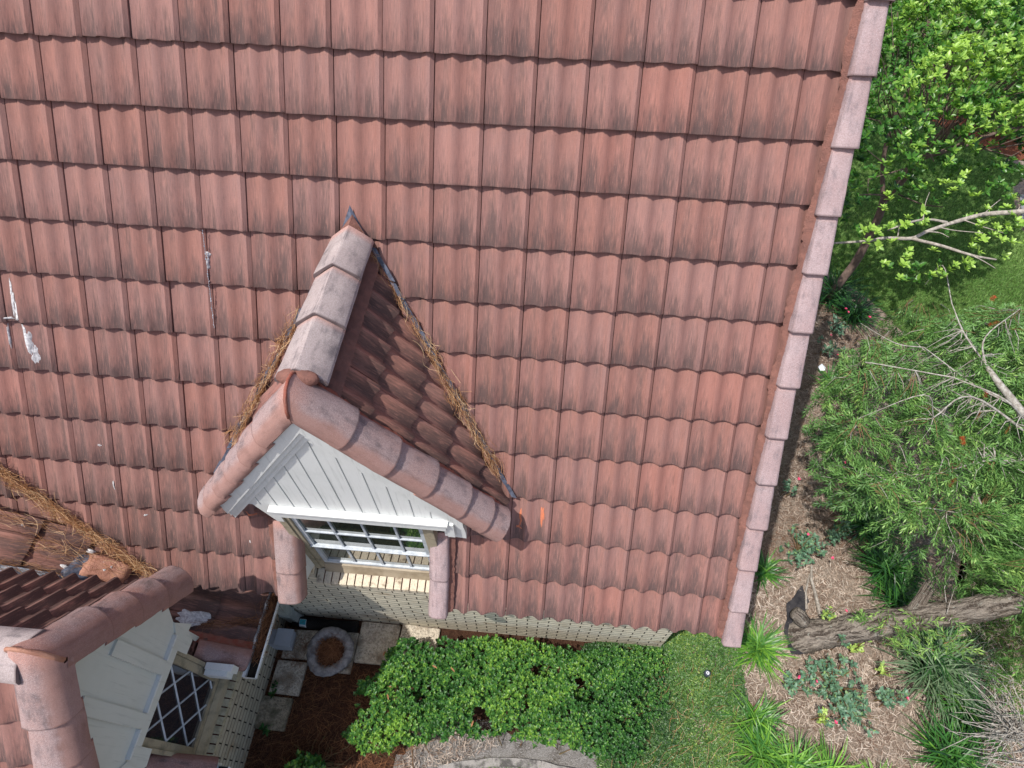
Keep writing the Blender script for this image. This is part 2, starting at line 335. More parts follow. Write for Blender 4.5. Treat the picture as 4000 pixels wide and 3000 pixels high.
# ------------------------------------------------------------ tiled slopes
A55 = R(55); c55, s55 = math.cos(A55), math.sin(A55)
class Frame:
    def __init__(s, O, ux, us):
        s.O = np.array(O, float); s.x = np.array(ux, float); s.s = np.array(us, float); s.n = np.cross(s.x, s.s)
    def p(s, u, v, h): return s.O + s.x * u + s.s * v + s.n * h
MAIN = Frame((0, 0, 0), (1, 0, 0), (0, CS, SN))
DR = Frame((-2.6, 0, -.80), (0, 1, 0), (-c55, 0, s55)); DL = Frame((-2.6, 0, -.80), (0, -1, 0), (c55, 0, s55))
TW = math.atan(.643); WS = Frame((-3.6, 0, -3.678), (0, 1, 0), (-math.cos(TW), 0, math.sin(TW)))
WN = Frame((0, -3.09, -1.50), (-1, 0, 0), (0, -c55, s55)); WSO = Frame((0, -3.09, -1.50), (1, 0, 0), (0, c55, s55))
LIPS = [0.003, -.358, -.712, -1.073, -1.435, -1.792, -2.145, -2.504, -2.861, -3.222, -3.579, -3.927]
TW_ = .30
def wave(u, amp):                                           # u in tile units; crests at .4 and .9
    q = 4 * math.pi * (u - .40); return 1.5 * amp * (math.cos(q + .30 * math.sin(q) + .22 * math.cos(q)) + .05 * math.cos(2 * q + .5))
def tile_h(u, fr, amp): return -.032 * fr + wave(u % 1.0, amp)
def tile_field(name, F, k0, k1, rows, mat, parent, amp=.0150, cuts=None, dirt=None, x0=None, x1=None, phase=0.0, lift=0):
    """one roof slope of interlocking tiles; rows = list of (lip, top); cuts(lip)->(a,b) strip left open"""
    V = []; Fc = []; UV = []; T = []
    NU = 14
    for lip, top in rows:
        for k in range(k0, k1):
            a = phase + k * TW_; segs = [(0.0, 1.0)]
            if cuts:
                cc = cuts(lip)
                if cc:
                    lo, hi = (cc[0] - a) / TW_, (cc[1] - a) / TW_; ns = []
                    for p, q in segs:
                        if hi <= p or lo >= q: ns.append((p, q)); continue
                        if lo > p: ns.append((p, lo))
                        if hi < q: ns.append((hi, q))
                    segs = ns
            if x0 is not None: segs = [(max(p, (x0 - a) / TW_), q) for p, q in segs if q > (x0 - a) / TW_]
            if x1 is not None: segs = [(p, min(q, (x1 - a) / TW_)) for p, q in segs if p < (x1 - a) / TW_]
            jl = random.gauss(0, .0022); jr = random.gauss(0, .0022); jh = random.gauss(0, .0012); js = random.gauss(0, .002)
            r1, r2 = random.random(), random.random(); d = dirt(a + .15, lip) if dirt else .3
            d = min(1.0, max(0, d + random.gauss(0, .16)))
            for p, q in segs:
                if q - p < .05: continue
                n = max(3, int(NU * (q - p)) + 1); base = len(V)
                ga = .0025 / TW_ if p == 0 else 0; gb = .002 / TW_ if q == 1 else 0
                for j, (s, fr) in enumerate(((lip, 0.0), (lip + .006, .0), (lip + (top - lip) * .5, .5), (top + .02, 1.06))):
                    for i in range(n):
                        u = p + ga + (q - gb - p - ga) * i / (n - 1)
                        h = tile_h(u, fr, amp) + jh + (jl * (1 - u) + jr * u) - (.002 if j == 0 else 0) + lift
                        V.append(F.p(a + u * TW_, s + (js if j < 2 else 0) + (jl - jr) * (u - .5) * .6 * (j < 2), h)); UV.append((u, (s - lip) / (top - lip))); T.append((r1, r2, d))
                b2 = len(V)
                for i in range(n):                            # lip underside
                    u = p + ga + (q - gb - p - ga) * i / (n - 1)
                    V.append(F.p(a + u * TW_, lip + .003, tile_h(u, 0, amp) - .024 + lift)); UV.append((u, 0)); T.append((r1, r2, 1))
                for j in range(3):
                    for i in range(n - 1):
                        o = base + j * n + i; Fc.append((o, o + 1, o + n + 1, o + n))
                for i in range(n - 1): Fc.append((b2 + i, b2 + i + 1, base + i + 1, base + i))
                for col in (0, n - 1):                        # side skirts
                    b3 = len(V)
                    for j in range(4):
                        V.append(np.array(V[base + j * n + col]) - F.n * .02); UV.append(UV[base + j * n + col]); T.append((r1, r2, 1))
                    for j in range(3):
                        q4 = (base + j * n + col, base + (j + 1) * n + col, b3 + j + 1, b3 + j)
                        Fc.append(q4 if col == 0 else q4[::-1])
    return link(name, V, Fc, mat, parent, UV, T, smooth=False)
def shade_smooth_angle(o, ang=40):
    me = o.data; bm = bmesh.new(); bm.from_mesh(me)
    for f in bm.faces: f.smooth = True
    for e in bm.edges:
        if len(e.link_faces) == 2 and e.calc_face_angle(0) > R(ang): e.smooth = False
    bm.to_mesh(me); bm.free()

house = empty('house', (-1.6, -1.2, G), 'brick house with weathered terracotta tiled roof and two white gabled dormers', 'house')
def main_dirt(x, s):
    d = .28 + .05 * random.random()
    if x < -2.6: d += .22 * min(1, max(0, (-s - .6) / 2.4)) + (.12 if x < -3.9 else 0) * (s < -1.2)
    if s < -3.3: d += .14
    return d
rows = [(LIPS[i], LIPS[i - 1] if i else LIPS[0] + .3575) for i in range(12)]
rows = [(LIPS[0] + .3575 * j, LIPS[0] + .3575 * (j + 1)) for j in (4, 3, 2, 1)] + rows
def main_cut(lip): return (-3.14, -2.075) if lip < -2.8 else None
XV = lambda s: .214 + (s + 3.93) / 3.9 * .040 - .045 * max(0, (s + 3.93) / 3.9) * max(0, 1 - (s + 3.93) / 3.9)
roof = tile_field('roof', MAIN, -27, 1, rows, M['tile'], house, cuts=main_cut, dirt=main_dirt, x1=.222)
roof['label'] = 'main slope of striped pink terracotta tiles running down to the eave'
shade_smooth_angle(roof)
# dark joint bed and timber deck just below the tiles
ub = MB()
def slab(F, u0, u1, s0, s1, h0, h1, mb):
    P = [F.p(u, s, h) for h in (h0, h1) for s in (s0, s1) for u in (u0, u1)]
    mb.add(P, [(0, 2, 3, 1), (4, 5, 7, 6), (0, 1, 5, 4), (2, 6, 7, 3), (0, 4, 6, 2), (1, 3, 7, 5)])
slab(MAIN, -8.1, .20, -2.80, 1.46, -.095, -.070, ub); slab(MAIN, -8.1, -3.17, -3.90, -2.80, -.095, -.070, ub); slab(MAIN, -2.05, .20, -3.90, -2.80, -.095, -.070, ub)
slab(WS, -5.2, -3.39, .03, 5.0, -.095, -.070, ub); slab(WS, -2.745, -1.97, .03, 5.0, -.095, -.070, ub); slab(WS, -3.39, -2.745, .5, 5.0, -.095, -.070, ub)
ub.build('roof_deck', M['under'], roof)
bk = Frame((0, 1.46 * CS * 2, 0), (-1, 0, 0), (0, -CS, SN))
o = tile_field('back_slope', bk, -1, 27, [(1.46 - .3575 * (j + 1), 1.46 - .3575 * j) for j in range(0, 13)], M['tile'], house, x0=-.155); shade_smooth_angle(o)

# ---- cap tiles: profile (a across, b up) swept down a line, the lower end proud
def cap(name, P0, P1, across, up, prof, mat, parent, rise=.014, flare=1.05, thick=.014, mitre=False):
    P0, P1, across, up = (np.array(q, float) for q in (P0, P1, across, up)); m = len(prof)
    cen = np.mean([p[0] for p in prof]); dn = (P1 - P0) / np.linalg.norm(P1 - P0); r1, r2 = random.random(), random.random(); n = 6; V = []; UV = []; Fc = []
    j1 = random.gauss(0, .003); j2 = random.gauss(0, .003)
    inn = [(cen + (a - cen) * (1 - thick * 9), b - thick) for a, b in prof]
    for lay in (prof, inn):
        for i in range(n + 1):
            t = i / n; f = 1 + (flare - 1) * t; base = P0 + (P1 - P0) * t + across * (j1 * (1 - t) + j2 * t) + up * rise * t ** 1.0
            for k, (a, b) in enumerate(lay):
                wob = random.gauss(0, .0017)
                V.append(base + across * (cen + (a - cen) * f) + up * (b + wob) - (dn * (b * s55 / c55) if mitre and i == 0 else 0)); UV.append((k / (m - 1), 1 - t))
    off = (n + 1) * m
    for i in range(n):
        for k in range(m - 1):
            o = i * m + k; Fc.append((o, o + 1, o + m + 1, o + m)); Fc.append((off + o, off + o + m, off + o + m + 1, off + o + 1))
    for k in range(m - 1): Fc.append((n * m + k, n * m + k + 1, off + n * m + k + 1, off + n * m + k)); Fc.append((k + 1, k, off + k, off + k + 1))
    for i in range(n):
        Fc.append((i * m, (i + 1) * m, off + (i + 1) * m, off + i * m)); Fc.append(((i + 1) * m + m - 1, i * m + m - 1, off + i * m + m - 1, off + (i + 1) * m + m - 1))
    ob = link(name, V, Fc, mat, parent, UV, [(r1, r2, .5)] * len(V)); bm = bmesh.new(); bm.from_mesh(ob.data)
    bmesh.ops.recalc_face_normals(bm, faces=bm.faces); bm.to_mesh(ob.data); bm.free(); shade_smooth_angle(ob, 50); return ob
def mortar(name, F, pts, w0, w1, h0, h1, mat, parent, step=.018, rag=.006):
    """rough bedding strip following pts [(u,s)...], spanning w0..w1 across (u) with heights h0->h1"""
    V = []; Fc = []; nu = 5
    S = []
    for (ua, sa), (ub_, sb) in zip(pts[:-1], pts[1:]):
        L = math.hypot(ub_ - ua, sb - sa); n = max(2, int(L / step)); S += [(ua + (ub_ - ua) * i / n, sa + (sb - sa) * i / n, ua, ub_, sa, sb) for i in range(n)]
    S.append((*pts[-1], *S[-1][2:]))
    ph = random.random() * 9
    for i, (u, s, ua, ub_, sa, sb) in enumerate(S):
        L = math.hypot(ub_ - ua, sb - sa); au, as_ = (sb - sa) / L, -(ub_ - ua) / L
        if au > 0: au, as_ = -au, -as_
        au, as_ = -au, -as_
        for k in range(nu):
            f = k / (nu - 1); wv = .008 * math.sin(i * .23 + ph) * (1 - f) + random.gauss(0, rag * .5)
            a = w0 + (w1 - w0) * f + wv
            V.append(F.p(u + au * a, s + as_ * a, h0 + (h1 - h0) * (f ** .7) + random.gauss(0, rag * .35)))
    for i in range(len(S) - 1):
        for k in range(nu - 1): o = i * nu + k; Fc.append((o, o + 1, o + nu + 1, o + nu))
    return link(name, V, Fc, mat, parent, smooth=True)

# verge of the main roof
vp = [(-.006, .008), (0, .044), (.007, .056), (.05, .059), (.100, .058), (.114, .053), (.122, .038), (.126, -.03), (.127, -.10)]
vl = [-.025 + .3575 * j for j in (4, 3, 2, 1)] + [-.025, -.394, -.768, -1.111, -1.476, -1.843, -2.205, -2.555, -2.912, -3.261, -3.633, -3.955]
prev = vl[0] + .3575
for s in vl:
    x = XV(s) - .03
    cap('verge_tile', MAIN.p(XV(prev) - .03, prev + .03, -.004), MAIN.p(x, s, -.002), MAIN.x, MAIN.n, vp, M['cap'], roof, rise=.028, flare=1.14)
    prev = s
mortar('verge_mortar', MAIN, [(XV(v_) - .03, v_) for v_ in (1.4, .0, -1, -2, -3, -3.93)], -.044, .012, .004, .044, M['mortar'], roof)
tm = MB()                                                   # timber barge under the verge
tm.prism([MAIN.p(.27, 1.4, -.06), MAIN.p(.20, -3.9, -.06), MAIN.p(.20, -3.9, -.16), MAIN.p(.27, 1.4, -.16)], (.02, 0, 0)); tm.build('barge_board', M['white'], roof)
# caps along both edges of the front dormer's opening
gp = [(-.006, .0), (0, .045), (.02, .062), (.09, .066), (.14, .06), (.172, .035), (.188, -.01), (.192, -.07)]
def opening_caps(name_parent, F, u_in, sgn, slist, mat, wid=1.0):
    pr = [(a * wid, b) for a, b in gp]
    if sgn < 0: pr = [(-a, b) for a, b in pr][::-1]
    for s0, s1 in slist: cap('edge_tile', F.p(u_in, s0, 0), F.p(u_in, s1, 0), F.x, F.n, pr, mat, name_parent, rise=.018, flare=1.04)
opening_caps(roof, MAIN, -3.30, 1, [(-3.19, -3.66), (-3.60, -3.94)], M['cap_lichen'], .98)
opening_caps(roof, MAIN, -1.955, -1, [(-3.17, -3.60), (-3.54, -3.95)], M['cap'], .80)
mortar('edge_mortar', MAIN, [(-3.30, -3.1), (-3.30, -3.93)], .03, -.055, .052, .0, M['mortar'], roof)
mortar('edge_mortar', MAIN, [(-1.955, -2.80), (-1.955, -3.93)], -.03, .045, .052, -.004, M['mortar'], roof)
def blob(name, F, cu, cs, ru, rs, h, mat, parent, n=22, rag=.25, surf=None, rings=4):
    V = [F.p(cu, cs, (surf(cu, cs) if surf else 0) + h)]; rad = [1 + random.gauss(0, rag) for _ in range(n)]
    rad = [(rad[i] + .6 * rad[i - 1] + .6 * rad[(i + 1) % n]) / 2.2 for i in range(n)]
    for j in range(1, rings + 1):
        f = j / rings
        for i in range(n):
            th = 2 * math.pi * i / n; r = rad[i] * f; u = cu + ru * r * math.cos(th); s = cs + rs * r * math.sin(th)
            V.append(F.p(u, s, (surf(u, s) if surf else 0) + h * (1 - f ** 3) + (random.gauss(0, h * .15) if j < rings else -.002)))
    Fc = [(0, 1 + i, 1 + (i + 1) % n) for i in range(n)] + [(1 + (j - 1) * n + i, 1 + j * n + i, 1 + j * n + (i + 1) % n, 1 + (j - 1) * n + (i + 1) % n) for j in range(1, rings) for i in range(n)]
    return link(name, V, Fc, mat, parent, smooth=True)
blob('mortar_lump', MAIN, -3.33, -3.17, .10, .06, .035, M['mortar'], roof); blob('mortar_lump', MAIN, -3.22, -3.13, .12, .07, .07, M['mortar'], roof)
blob('mortar_lump', MAIN, -2.02, -3.12, .09, .06, .07, M['mortar'], roof); blob('mortar_lump', MAIN, -1.62, -2.92, .05, .13, .035, M['patch'], roof)
def msurf(u, s):
    for lip, top in rows:
        if s >= lip - .004: pass
    for lip, top in rows:
        if lip <= s < top: return tile_h((u / TW_) % 1.0, (s - lip) / (top - lip), .0150) + .003
    return .0
# white sealant smears and fresh scrapes on the main slope
for (x, s, rx, rs) in ((-5.05, -1.63, .012, .09), (-5.03, -1.74, .016, .08), (-5.0, -1.84, .020, .08), (-4.97, -1.93, .022, .08), (-4.95, -2.03, .018, .07), (-5.13, -1.66, .005, .04), (-5.09, -1.77, .030, .007), (-5.115, -1.90, .005, .08),
                       (-4.54, -3.03, .008, .035), (-3.595, -1.24, .012, .02), (-3.597, -1.30, .008, .035), (-4.62, -2.72, .012, .01), (-4.35, -3.30, .01, .01), (-3.53, -3.46, .008, .02)):
    o = blob('sealant_smear', MAIN, x, s, rx, rs, .003, M['sealant'], roof, n=30, rag=.45, surf=msurf, rings=3); o['label'] = 'white sealant smeared on the tiles'
for (x, s, rx, rs) in ((-1.27, -3.0, .012, .09), (-1.43, -3.05, .008, .06), (-3.47, -3.19, .05, .008), (-3.60, -3.155, .04, .007), (-1.44, -3.12, .02, .012)):
    o = blob('scrape_mark', MAIN, x, s, rx, rs, .0015, M['scrape'], roof, n=30, rag=.5, surf=msurf, rings=3)
# a line of old sealant in one joint
sj = MB()
for a in range(40):
    s = -1.08 - a * .0165
    sj.tube([MAIN.p(-3.602 + random.gauss(0, .002), s, .000), MAIN.p(-3.602, s - .012, .0)], .0018 + .0028 * random.random() ** 3, 5)
o = sj.build('sealant_bead', M['flash_pale'], roof)

# ------------------------------------------------------------ front dormer
dormer = MB()
gy = -1.95
dormer.prism([(-3.30, gy, -2.16), (-3.20, gy, -2.16), (-3.12, gy, -2.30), (-3.04, gy, -2.32), (-3.04, gy, -2.02), (-1.93, gy, -2.02), (-1.93, gy, -2.32), (-1.86, gy, -2.45), (-1.80, gy, -2.45), (-1.80, gy, -1.99), (-2.6, gy, -.845)][::-1] if False else
             [(-3.50, gy, -2.16), (-3.26, gy, -2.12), (-3.17, gy, -2.40), (-3.12, gy, -2.40), (-3.12, gy, -2.12), (-1.95, gy, -2.12), (-1.95, gy, -2.40), (-1.80, gy, -2.42), (-1.80, gy, -2.02), (-1.72, gy, -2.06), (-2.6, gy, -.80)], (0, .04, 0))
gable = dormer.build('dormer_gable', M['white'], house); gable['label'] = 'white vertical boarded gable of the front dormer above the gridded window'
gr = MB()                                                   # board joints: narrow proud ribs beside each groove
for i in range(-6, 8):
    x = -2.62 + i * .118
    top = -.86 - abs(x + 2.6) * 1.4286
    if top < -2.10: continue
    gr.box((x, gy - .004, -2.10), (x + .012, gy, top)); 
gr.build('board_batten', M['white'], gable)
gv = MB()
for i in range(-6, 8):
    x = -2.62 + i * .118 + .0125; top = -.86 - abs(x + 2.6) * 1.4286
    if top < -2.10: continue
    gv.box((x, gy - .0015, -2.10), (x + .004, gy, top))
gv.build('board_joint', M['joint_p'], gable)
tr = MB()                                                   # stepped rake trim, left and right
for sg in (-1, 1):
    for (d0, d1, y) in ((.0, .118, gy - .036), (.118, .150, gy - .024), (.150, .190, gy - .012)):
        z0 = -.80; L = .87 if sg < 0 else .80
        pts = []
        for (dx, dd) in ((0, d0), (L, d0), (L, d1), (0, d1)): pts.append((-2.6 + sg * dx, y, z0 - dx * 1.4286 - dd / c55))
        tr.prism(pts, (0, .012 if y > gy - .02 else .014, 0))
tr.build('rake_trim', M['white'], gable)
hd = MB(); hd.box((-3.135, gy - .052, -2.128), (-1.905, gy - .002, -2.105)); hd.box((-3.12, gy - .044, -2.205), (-1.92, gy - .004, -2.1285)); hd.box((-1.919, gy - .030, -2.34), (-1.87, gy - .004, -2.13))
hd.build('header_ledge', M['white'], gable)
wb = MB()                                                   # white board filling between roof edge and wall
wb.prism([(-3.168, -1.90, -2.70), (-3.168, -2.20, -3.13), (-3.168, -2.17, -3.24), (-3.168, -2.005, -3.32), (-3.168, -1.90, -3.40)], (.012, 0, 0))
wb.build('side_board', M['white'], gable); wb = MB()
wb.prism([(-2.075, -1.90, -2.70), (-2.075, -2.20, -3.13), (-2.075, -2.17, -3.24), (-2.075, -2.005, -3.32), (-2.075, -1.90, -3.40)], (.012, 0, 0))
wb.build('side_board', M['white'], gable)
# dormer slopes
drows = [(-.50, -.12), (-.845, -.50), (-1.19, -.845), (-1.54, -1.19), (-1.86, -1.54)]
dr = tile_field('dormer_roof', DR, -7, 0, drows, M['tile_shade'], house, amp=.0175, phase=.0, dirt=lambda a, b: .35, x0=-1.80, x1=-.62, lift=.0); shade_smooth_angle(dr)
dr['label'] = 'shaded, stained east slope of the front dormer roof'
dl = tile_field('dormer_roof', DL, 2, 7, drows, M['tile'], house, amp=.013, phase=.0, dirt=lambda a, b: .35, x0=.62, x1=1.80); shade_smooth_angle(dl)
dk = MB()
for F, a, b in ((DR, -1.93, -.60), (DL, .60, 1.93)): slab(F, a, b, -1.30, -.02, -.10, -.078, dk); 
dk.build('roof_deck', M['under'], dr)
rp = [(-.135, -.125), (-.130, -.100), (-.06, -.042), (-.012, -.006), (0, .0), (.012, -.006), (.06, -.042), (.130, -.100), (.135, -.125)]
for y0, y1 in ((-.66, -1.02), (-.99, -1.40), (-1.37, -1.78)):
    cap('ridge_tile', (-2.6, y0, -.738), (-2.6, y1, -.738), (1, 0, 0), (0, 0, 1), rp, M['ridge'], dr, rise=.026, flare=1.07)
mortar('ridge_mortar', DR, [(-.62, -.20), (-1.78, -.20)], -.03, .05, -.004, .03, M['mortar'], dr); mortar('ridge_mortar', DL, [(.62, -.20), (1.78, -.20)], -.03, .05, -.004, .03, M['mortar'], dl)
apx = MB(); apx.add([(-2.6, -.56, -.735), (-2.70, -.66, -.83), (-2.50, -.66, -.83), (-2.6, -.70, -.742)], [(0, 1, 3), (0, 3, 2)]); apx.build('ridge_mortar', M['mortar'], dr)
fa = MB(); fa.add([MAIN.p(-2.62, -.87, .016), MAIN.p(-2.71, -1.10, .014), MAIN.p(-2.50, -1.10, .014), MAIN.p(-2.60, -1.0, .05)], [(0, 1, 3), (0, 3, 2)]); fa.build('apex_flashing', M['flash'], dr)
# rake barrel tiles: across = towards the front, up = slope normal
kp = [(-.012, -.01), (0, .035), (.03, .058), (.08, .068), (.13, .062), (.175, .042), (.205, .012), (.215, -.015), (.217, -.045)]
def rakes(F, front, start, ends, prof, mat, parent, rise=.026):
    t0 = 0.0
    for t1 in ends:
        P0 = F.O + F.s * (-t0); P1 = F.O + F.s * (-t1); cap('rake_tile', P0 + front[1], P1 + front[1], front[0], F.n, prof, mat, parent, rise=rise, flare=1.11, thick=.012, mitre=(t0 == 0)); t0 = t1 - .045
fr = (np.array((0, -1, 0)), np.array((0, -1.785, 0)))
rakes(DR, fr, -.015, (.36, .70, 1.04, 1.37, 1.62, 1.80), kp, M['cap_lichen'], dr)
rakes(DL, fr, -.01, (.42, .74, 1.05, 1.36, 1.62, 1.80), kp, M['cap_lichen'], dl)
def rake_mortar(F, front_sign, u0, t0, t1, mat, parent):
    return mortar('rake_mortar', F, [(u0, -t0), (u0, -t1)], -.045 * front_sign, .02 * front_sign, 0, .04, mat, parent)
mortar('rake_mortar', DR, [(-1.785, -.10), (-1.785, -1.80)], .045, -.02, .012, .045, M['mortar_red'], dr)
mortar('rake_mortar', DL, [(1.785, -.10), (1.785, -1.80)], -.045, .02, .012, .045, M['mortar'], dl)
def ball(name, c, r, mat, parent, sq=(1, 1, 1), n=10, rag=.05):
    V = []; Fc = []
    for i in range(n + 1):
        for j in range(2 * n):
            a = math.pi * i / n; b = math.pi * j / n; q = 1 + random.gauss(0, rag)
            V.append((c[0] + r * sq[0] * q * math.sin(a) * math.cos(b), c[1] + r * sq[1] * q * math.sin(a) * math.sin(b), c[2] + r * sq[2] * q * math.cos(a)))
    m = 2 * n
    for i in range(n):
        for j in range(m): Fc.append((i * m + j, (i + 1) * m + j, (i + 1) * m + (j + 1) % m, i * m + (j + 1) % m))
    return link(name, V, Fc, mat, parent, smooth=True)
# mortar saddle where ridge meets the rakes
def saddle(P, F1, F2, front, mat, parent, d=.11, w=.20, lift=.075):
    V = []; Fc = []; n = 8
    for i in range(n + 1):
        f = i / n; y = P + np.array(front) * (w * f - .035)
        for k in range(-4, 5):
            FF = F1 if k > 0 else F2; q = abs(k) / 4 * d
            V.append(y - np.array(FF.s) * q * (1 if k else 0) + (F1.n + F2.n) / 2 * (lift + .02 * math.sin(f * 3.14) * (1 - abs(k) / 5)) + rng.normal(0, .003, 3) - np.array((0, 0, .10)) * (f ** 4))
    for i in range(n):
        for k in range(8): o = i * 9 + k; Fc.append((o, o + 1, o + 10, o + 9))
    return link('apex_mortar', V, Fc, mat, parent, smooth=True)
ball('apex_mortar', (-2.6, -1.79, -.775), .10, M['mortar'], dr, (1.15, .50, .52), 12, .02)
rd = MB(); rd.tube([(-2.6, -1.785 - a, -.80 + b / c55 - .002) for a, b in kp[1:-1]], [.009] * 7, 8, rough=.2); rd.build('apex_joint', M['mortar_red'], dr, smooth=True)
# valley flashings
def valley_strip(pts, w, mat, parent, nrm=(0, 0, 1)):
    mb = MB(); V = []
    for (x, y, z) in pts: V += [(x - w, y, z + .0), (x + w, y, z + .0)]
    mb.add(V, [(2 * i, 2 * i + 1, 2 * i + 3, 2 * i + 2) for i in range(len(pts) - 1)]); return mb.build('valley_flashing', mat, parent)
zv = lambda y: y * math.tan(R(PITCH))
valley_strip([(-2.6 - (y + .56), y, zv(y) + .035) for y in (-.70, -.85, -1.0, -1.15, -1.3)][::1], .015, M['flash_pale'], dr) if False else None
for sg, par in ((1, dr), (-1, dl)):
    v = MB()
    for i in range(16):
        y = -.66 - i * .062; x = -2.6 + sg * (-(y + .56)) ; x2 = -2.6 + sg * (-(y - .062 + .56))
        for (X, Y, X2, Y2) in ((x, y, x2, y - .062),):
            up = .030 + .012 * math.sin(i * 1.7)
            v.add([(X + sg * .004, Y, zv(Y) + up + .012), (X + sg * .040, Y, zv(Y) + up), (X2 + sg * .040, Y2, zv(Y2) + up), (X2 + sg * .004, Y2, zv(Y2) + up + .012)], [(0, 1, 2, 3)])
    v.build('valley_flashing', M['flash'], par)

# ------------------------------------------------------------ front window
win = MB(); wy = -1.90
for (x0, x1) in ((-3.165, -3.115), (-2.085, -2.035)): win.box((x0, wy - .045, -3.44), (x1, wy + .04, -2.14))
for (x0, x1) in ((-3.11, -3.085), (-2.115, -2.09)): win.box((x0, wy - .035, -3.42), (x1, wy + .03, -2.13))
win.box((-3.165, wy + .0405, -3.44), (-2.035, wy + .055, -2.13)); window = win.build('window', M['beige'], house); window['label'] = 'gridded sash window of the front dormer'
sh = MB()
sh.box((-3.08, wy - .022, -2.965), (-2.12, wy + .0, -2.925)); sh.box((-3.08, wy - .034, -2.94), (-2.12, wy - .0225, -2.928))
for x0, x1, z0, z1, y in ((-3.082, -3.05, -2.965, -2.07, wy), (-2.15, -2.118, -2.965, -2.07, wy), (-3.082, -3.045, -3.37, -2.966, wy + .012), (-2.155, -2.118, -3.37, -2.966, wy + .012)): sh.box((x0, y - .02, z0), (x1, y + .018, z1))
sh.box((-3.044, wy - .008, -3.37), (-2.156, wy + .028, -3.335))
sh.build('sash_frame', M['alu'], window)
mu = MB()
for x in (-2.815, -2.572, -2.33): mu.box((x - .008, wy - .016, -2.924), (x + .008, wy - .006, -2.06)); mu.box((x - .010, wy + .0, -3.334), (x + .010, wy + .009, -2.966))
for z in (-2.655, -2.37): mu.box((-3.049, wy - .0185, z - .007), (-2.151, wy - .0035, z + .007))
mu.build('glazing_bar', M['alu'], window)
gl = MB(); gl.box((-3.05, wy - .003, -2.925), (-2.15, wy + .001, -2.06)); gl.build('pane', M['glass'], window)
gl = MB(); gl.box((-3.045, wy + .011, -3.335), (-2.155, wy + .015, -2.966)); gl.build('pane', M['glass'], window)
sl = MB(); sl.prism([(-3.085, wy + .03, -3.372), (-3.085, wy - .02, -3.385), (-3.085, wy - .035, -3.43), (-3.085, wy - .055, -3.47), (-3.085, wy + .03, -3.47)], (.97, 0, 0)); sl.build('timber_sill', M['brown'], window)
bl = MB()
for k in range(0): bl.box((-3.03, wy + .05, -3.3 + k * .042), (-2.17, wy + .075, -3.3 + k * .042 + .003))
rb = MB(); x = -3.155; k = 0
while x < -1.98:
    jz = random.gauss(0, .002); rb.prism([(x, wy - .03, -3.475 + jz), (x, wy - .145, -3.505 + jz), (x, wy - .145, -3.565 + jz), (x, wy - .03, -3.565 + jz)], (.0570, 0, 0)); x += .0677
rb.build('brick_sill', M['sill'], window)
rm = MB(); rm.prism([(-3.15, wy - .035, -3.486), (-3.15, wy - .125, -3.512), (-3.15, wy - .125, -3.562), (-3.15, wy - .035, -3.562)], (1.16, 0, 0)); rm.build('sill_mortar', M['under'], window)

# ------------------------------------------------------------ walls
fw = MB()
def brick_box(mb, a, b): mb.box(a, b)
fw.box((-3.84, -2.0, G - .1), (.041, -1.90, -3.566)); fw.box((-3.84, -2.0, -3.5655), (-3.172, -1.90, -2.95)); fw.box((-2.03, -2.0, -3.5655), (.041, -1.90, -2.95))
front = fw.build('front_wall', M['brick'], house)
ew = MB(); ew.prism([(.041, -1.899, G - .1), (.041, 3.6, G - .1), (.041, 3.6, -2.7), (.041, .85, 1.0), (.041, -1.899, -2.85)], (-.1, 0, 0)); ew.build('side_wall', M['brick'], house)
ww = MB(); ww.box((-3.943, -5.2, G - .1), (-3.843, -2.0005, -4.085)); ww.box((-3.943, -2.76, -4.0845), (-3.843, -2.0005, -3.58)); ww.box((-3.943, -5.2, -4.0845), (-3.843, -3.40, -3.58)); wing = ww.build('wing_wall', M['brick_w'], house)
rs = MB(); y = -3.40
while y < -2.74:
    j = random.gauss(0, .002); rs.prism([(-3.90, y, -3.985 + j), (-3.795, y, -4.035 + j), (-3.795, y, -4.085 + j), (-3.90, y, -4.085 + j)], (0, .0570, 0)); y += .0677
# wing window
ww2 = MB()
ww2.box((-3.93, -2.785, -3.95), (-3.85, -2.755, -2.88)); ww2.box((-3.92, -2.845, -3.86), (-3.865, -2.787, -2.88)); ww2.box((-3.93, -3.40, -3.95), (-3.85, -3.372, -2.88)); ww2.box((-3.92, -3.370, -3.86), (-3.865, -3.318, -2.88))
ww2.box((-3.92, -3.317, -3.86), (-3.865, -2.846, -3.80)); ww2.prism([(-3.93, -3.371, -3.862), (-3.86, -3.371, -3.862), (-3.835, -3.371, -3.915), (-3.825, -3.371, -3.975), (-3.93, -3.371, -3.975)], (0, .585, 0))
win2 = ww2.build('window', M['beige'], house); win2['label'] = 'diamond latticed window of the wing dormer'
rs.build('brick_sill', M['sill_w'], win2); r2 = MB(); r2.prism([(-3.90, -3.395, -3.995), (-3.815, -3.395, -4.035), (-3.815, -3.395, -4.083), (-3.90, -3.395, -4.083)], (0, .65, 0)); r2.build('sill_mortar', M['under'], win2)
g2 = MB(); g2.box((-3.888, -3.317, -3.80), (-3.884, -2.846, -2.88)); g2.build('pane', M['glass2'], win2)
lt = MB()
def diag(y, z, y2, z2):
    lt.tube([(-3.880, y, z), (-3.880, y2, z2)], .0085, 4)
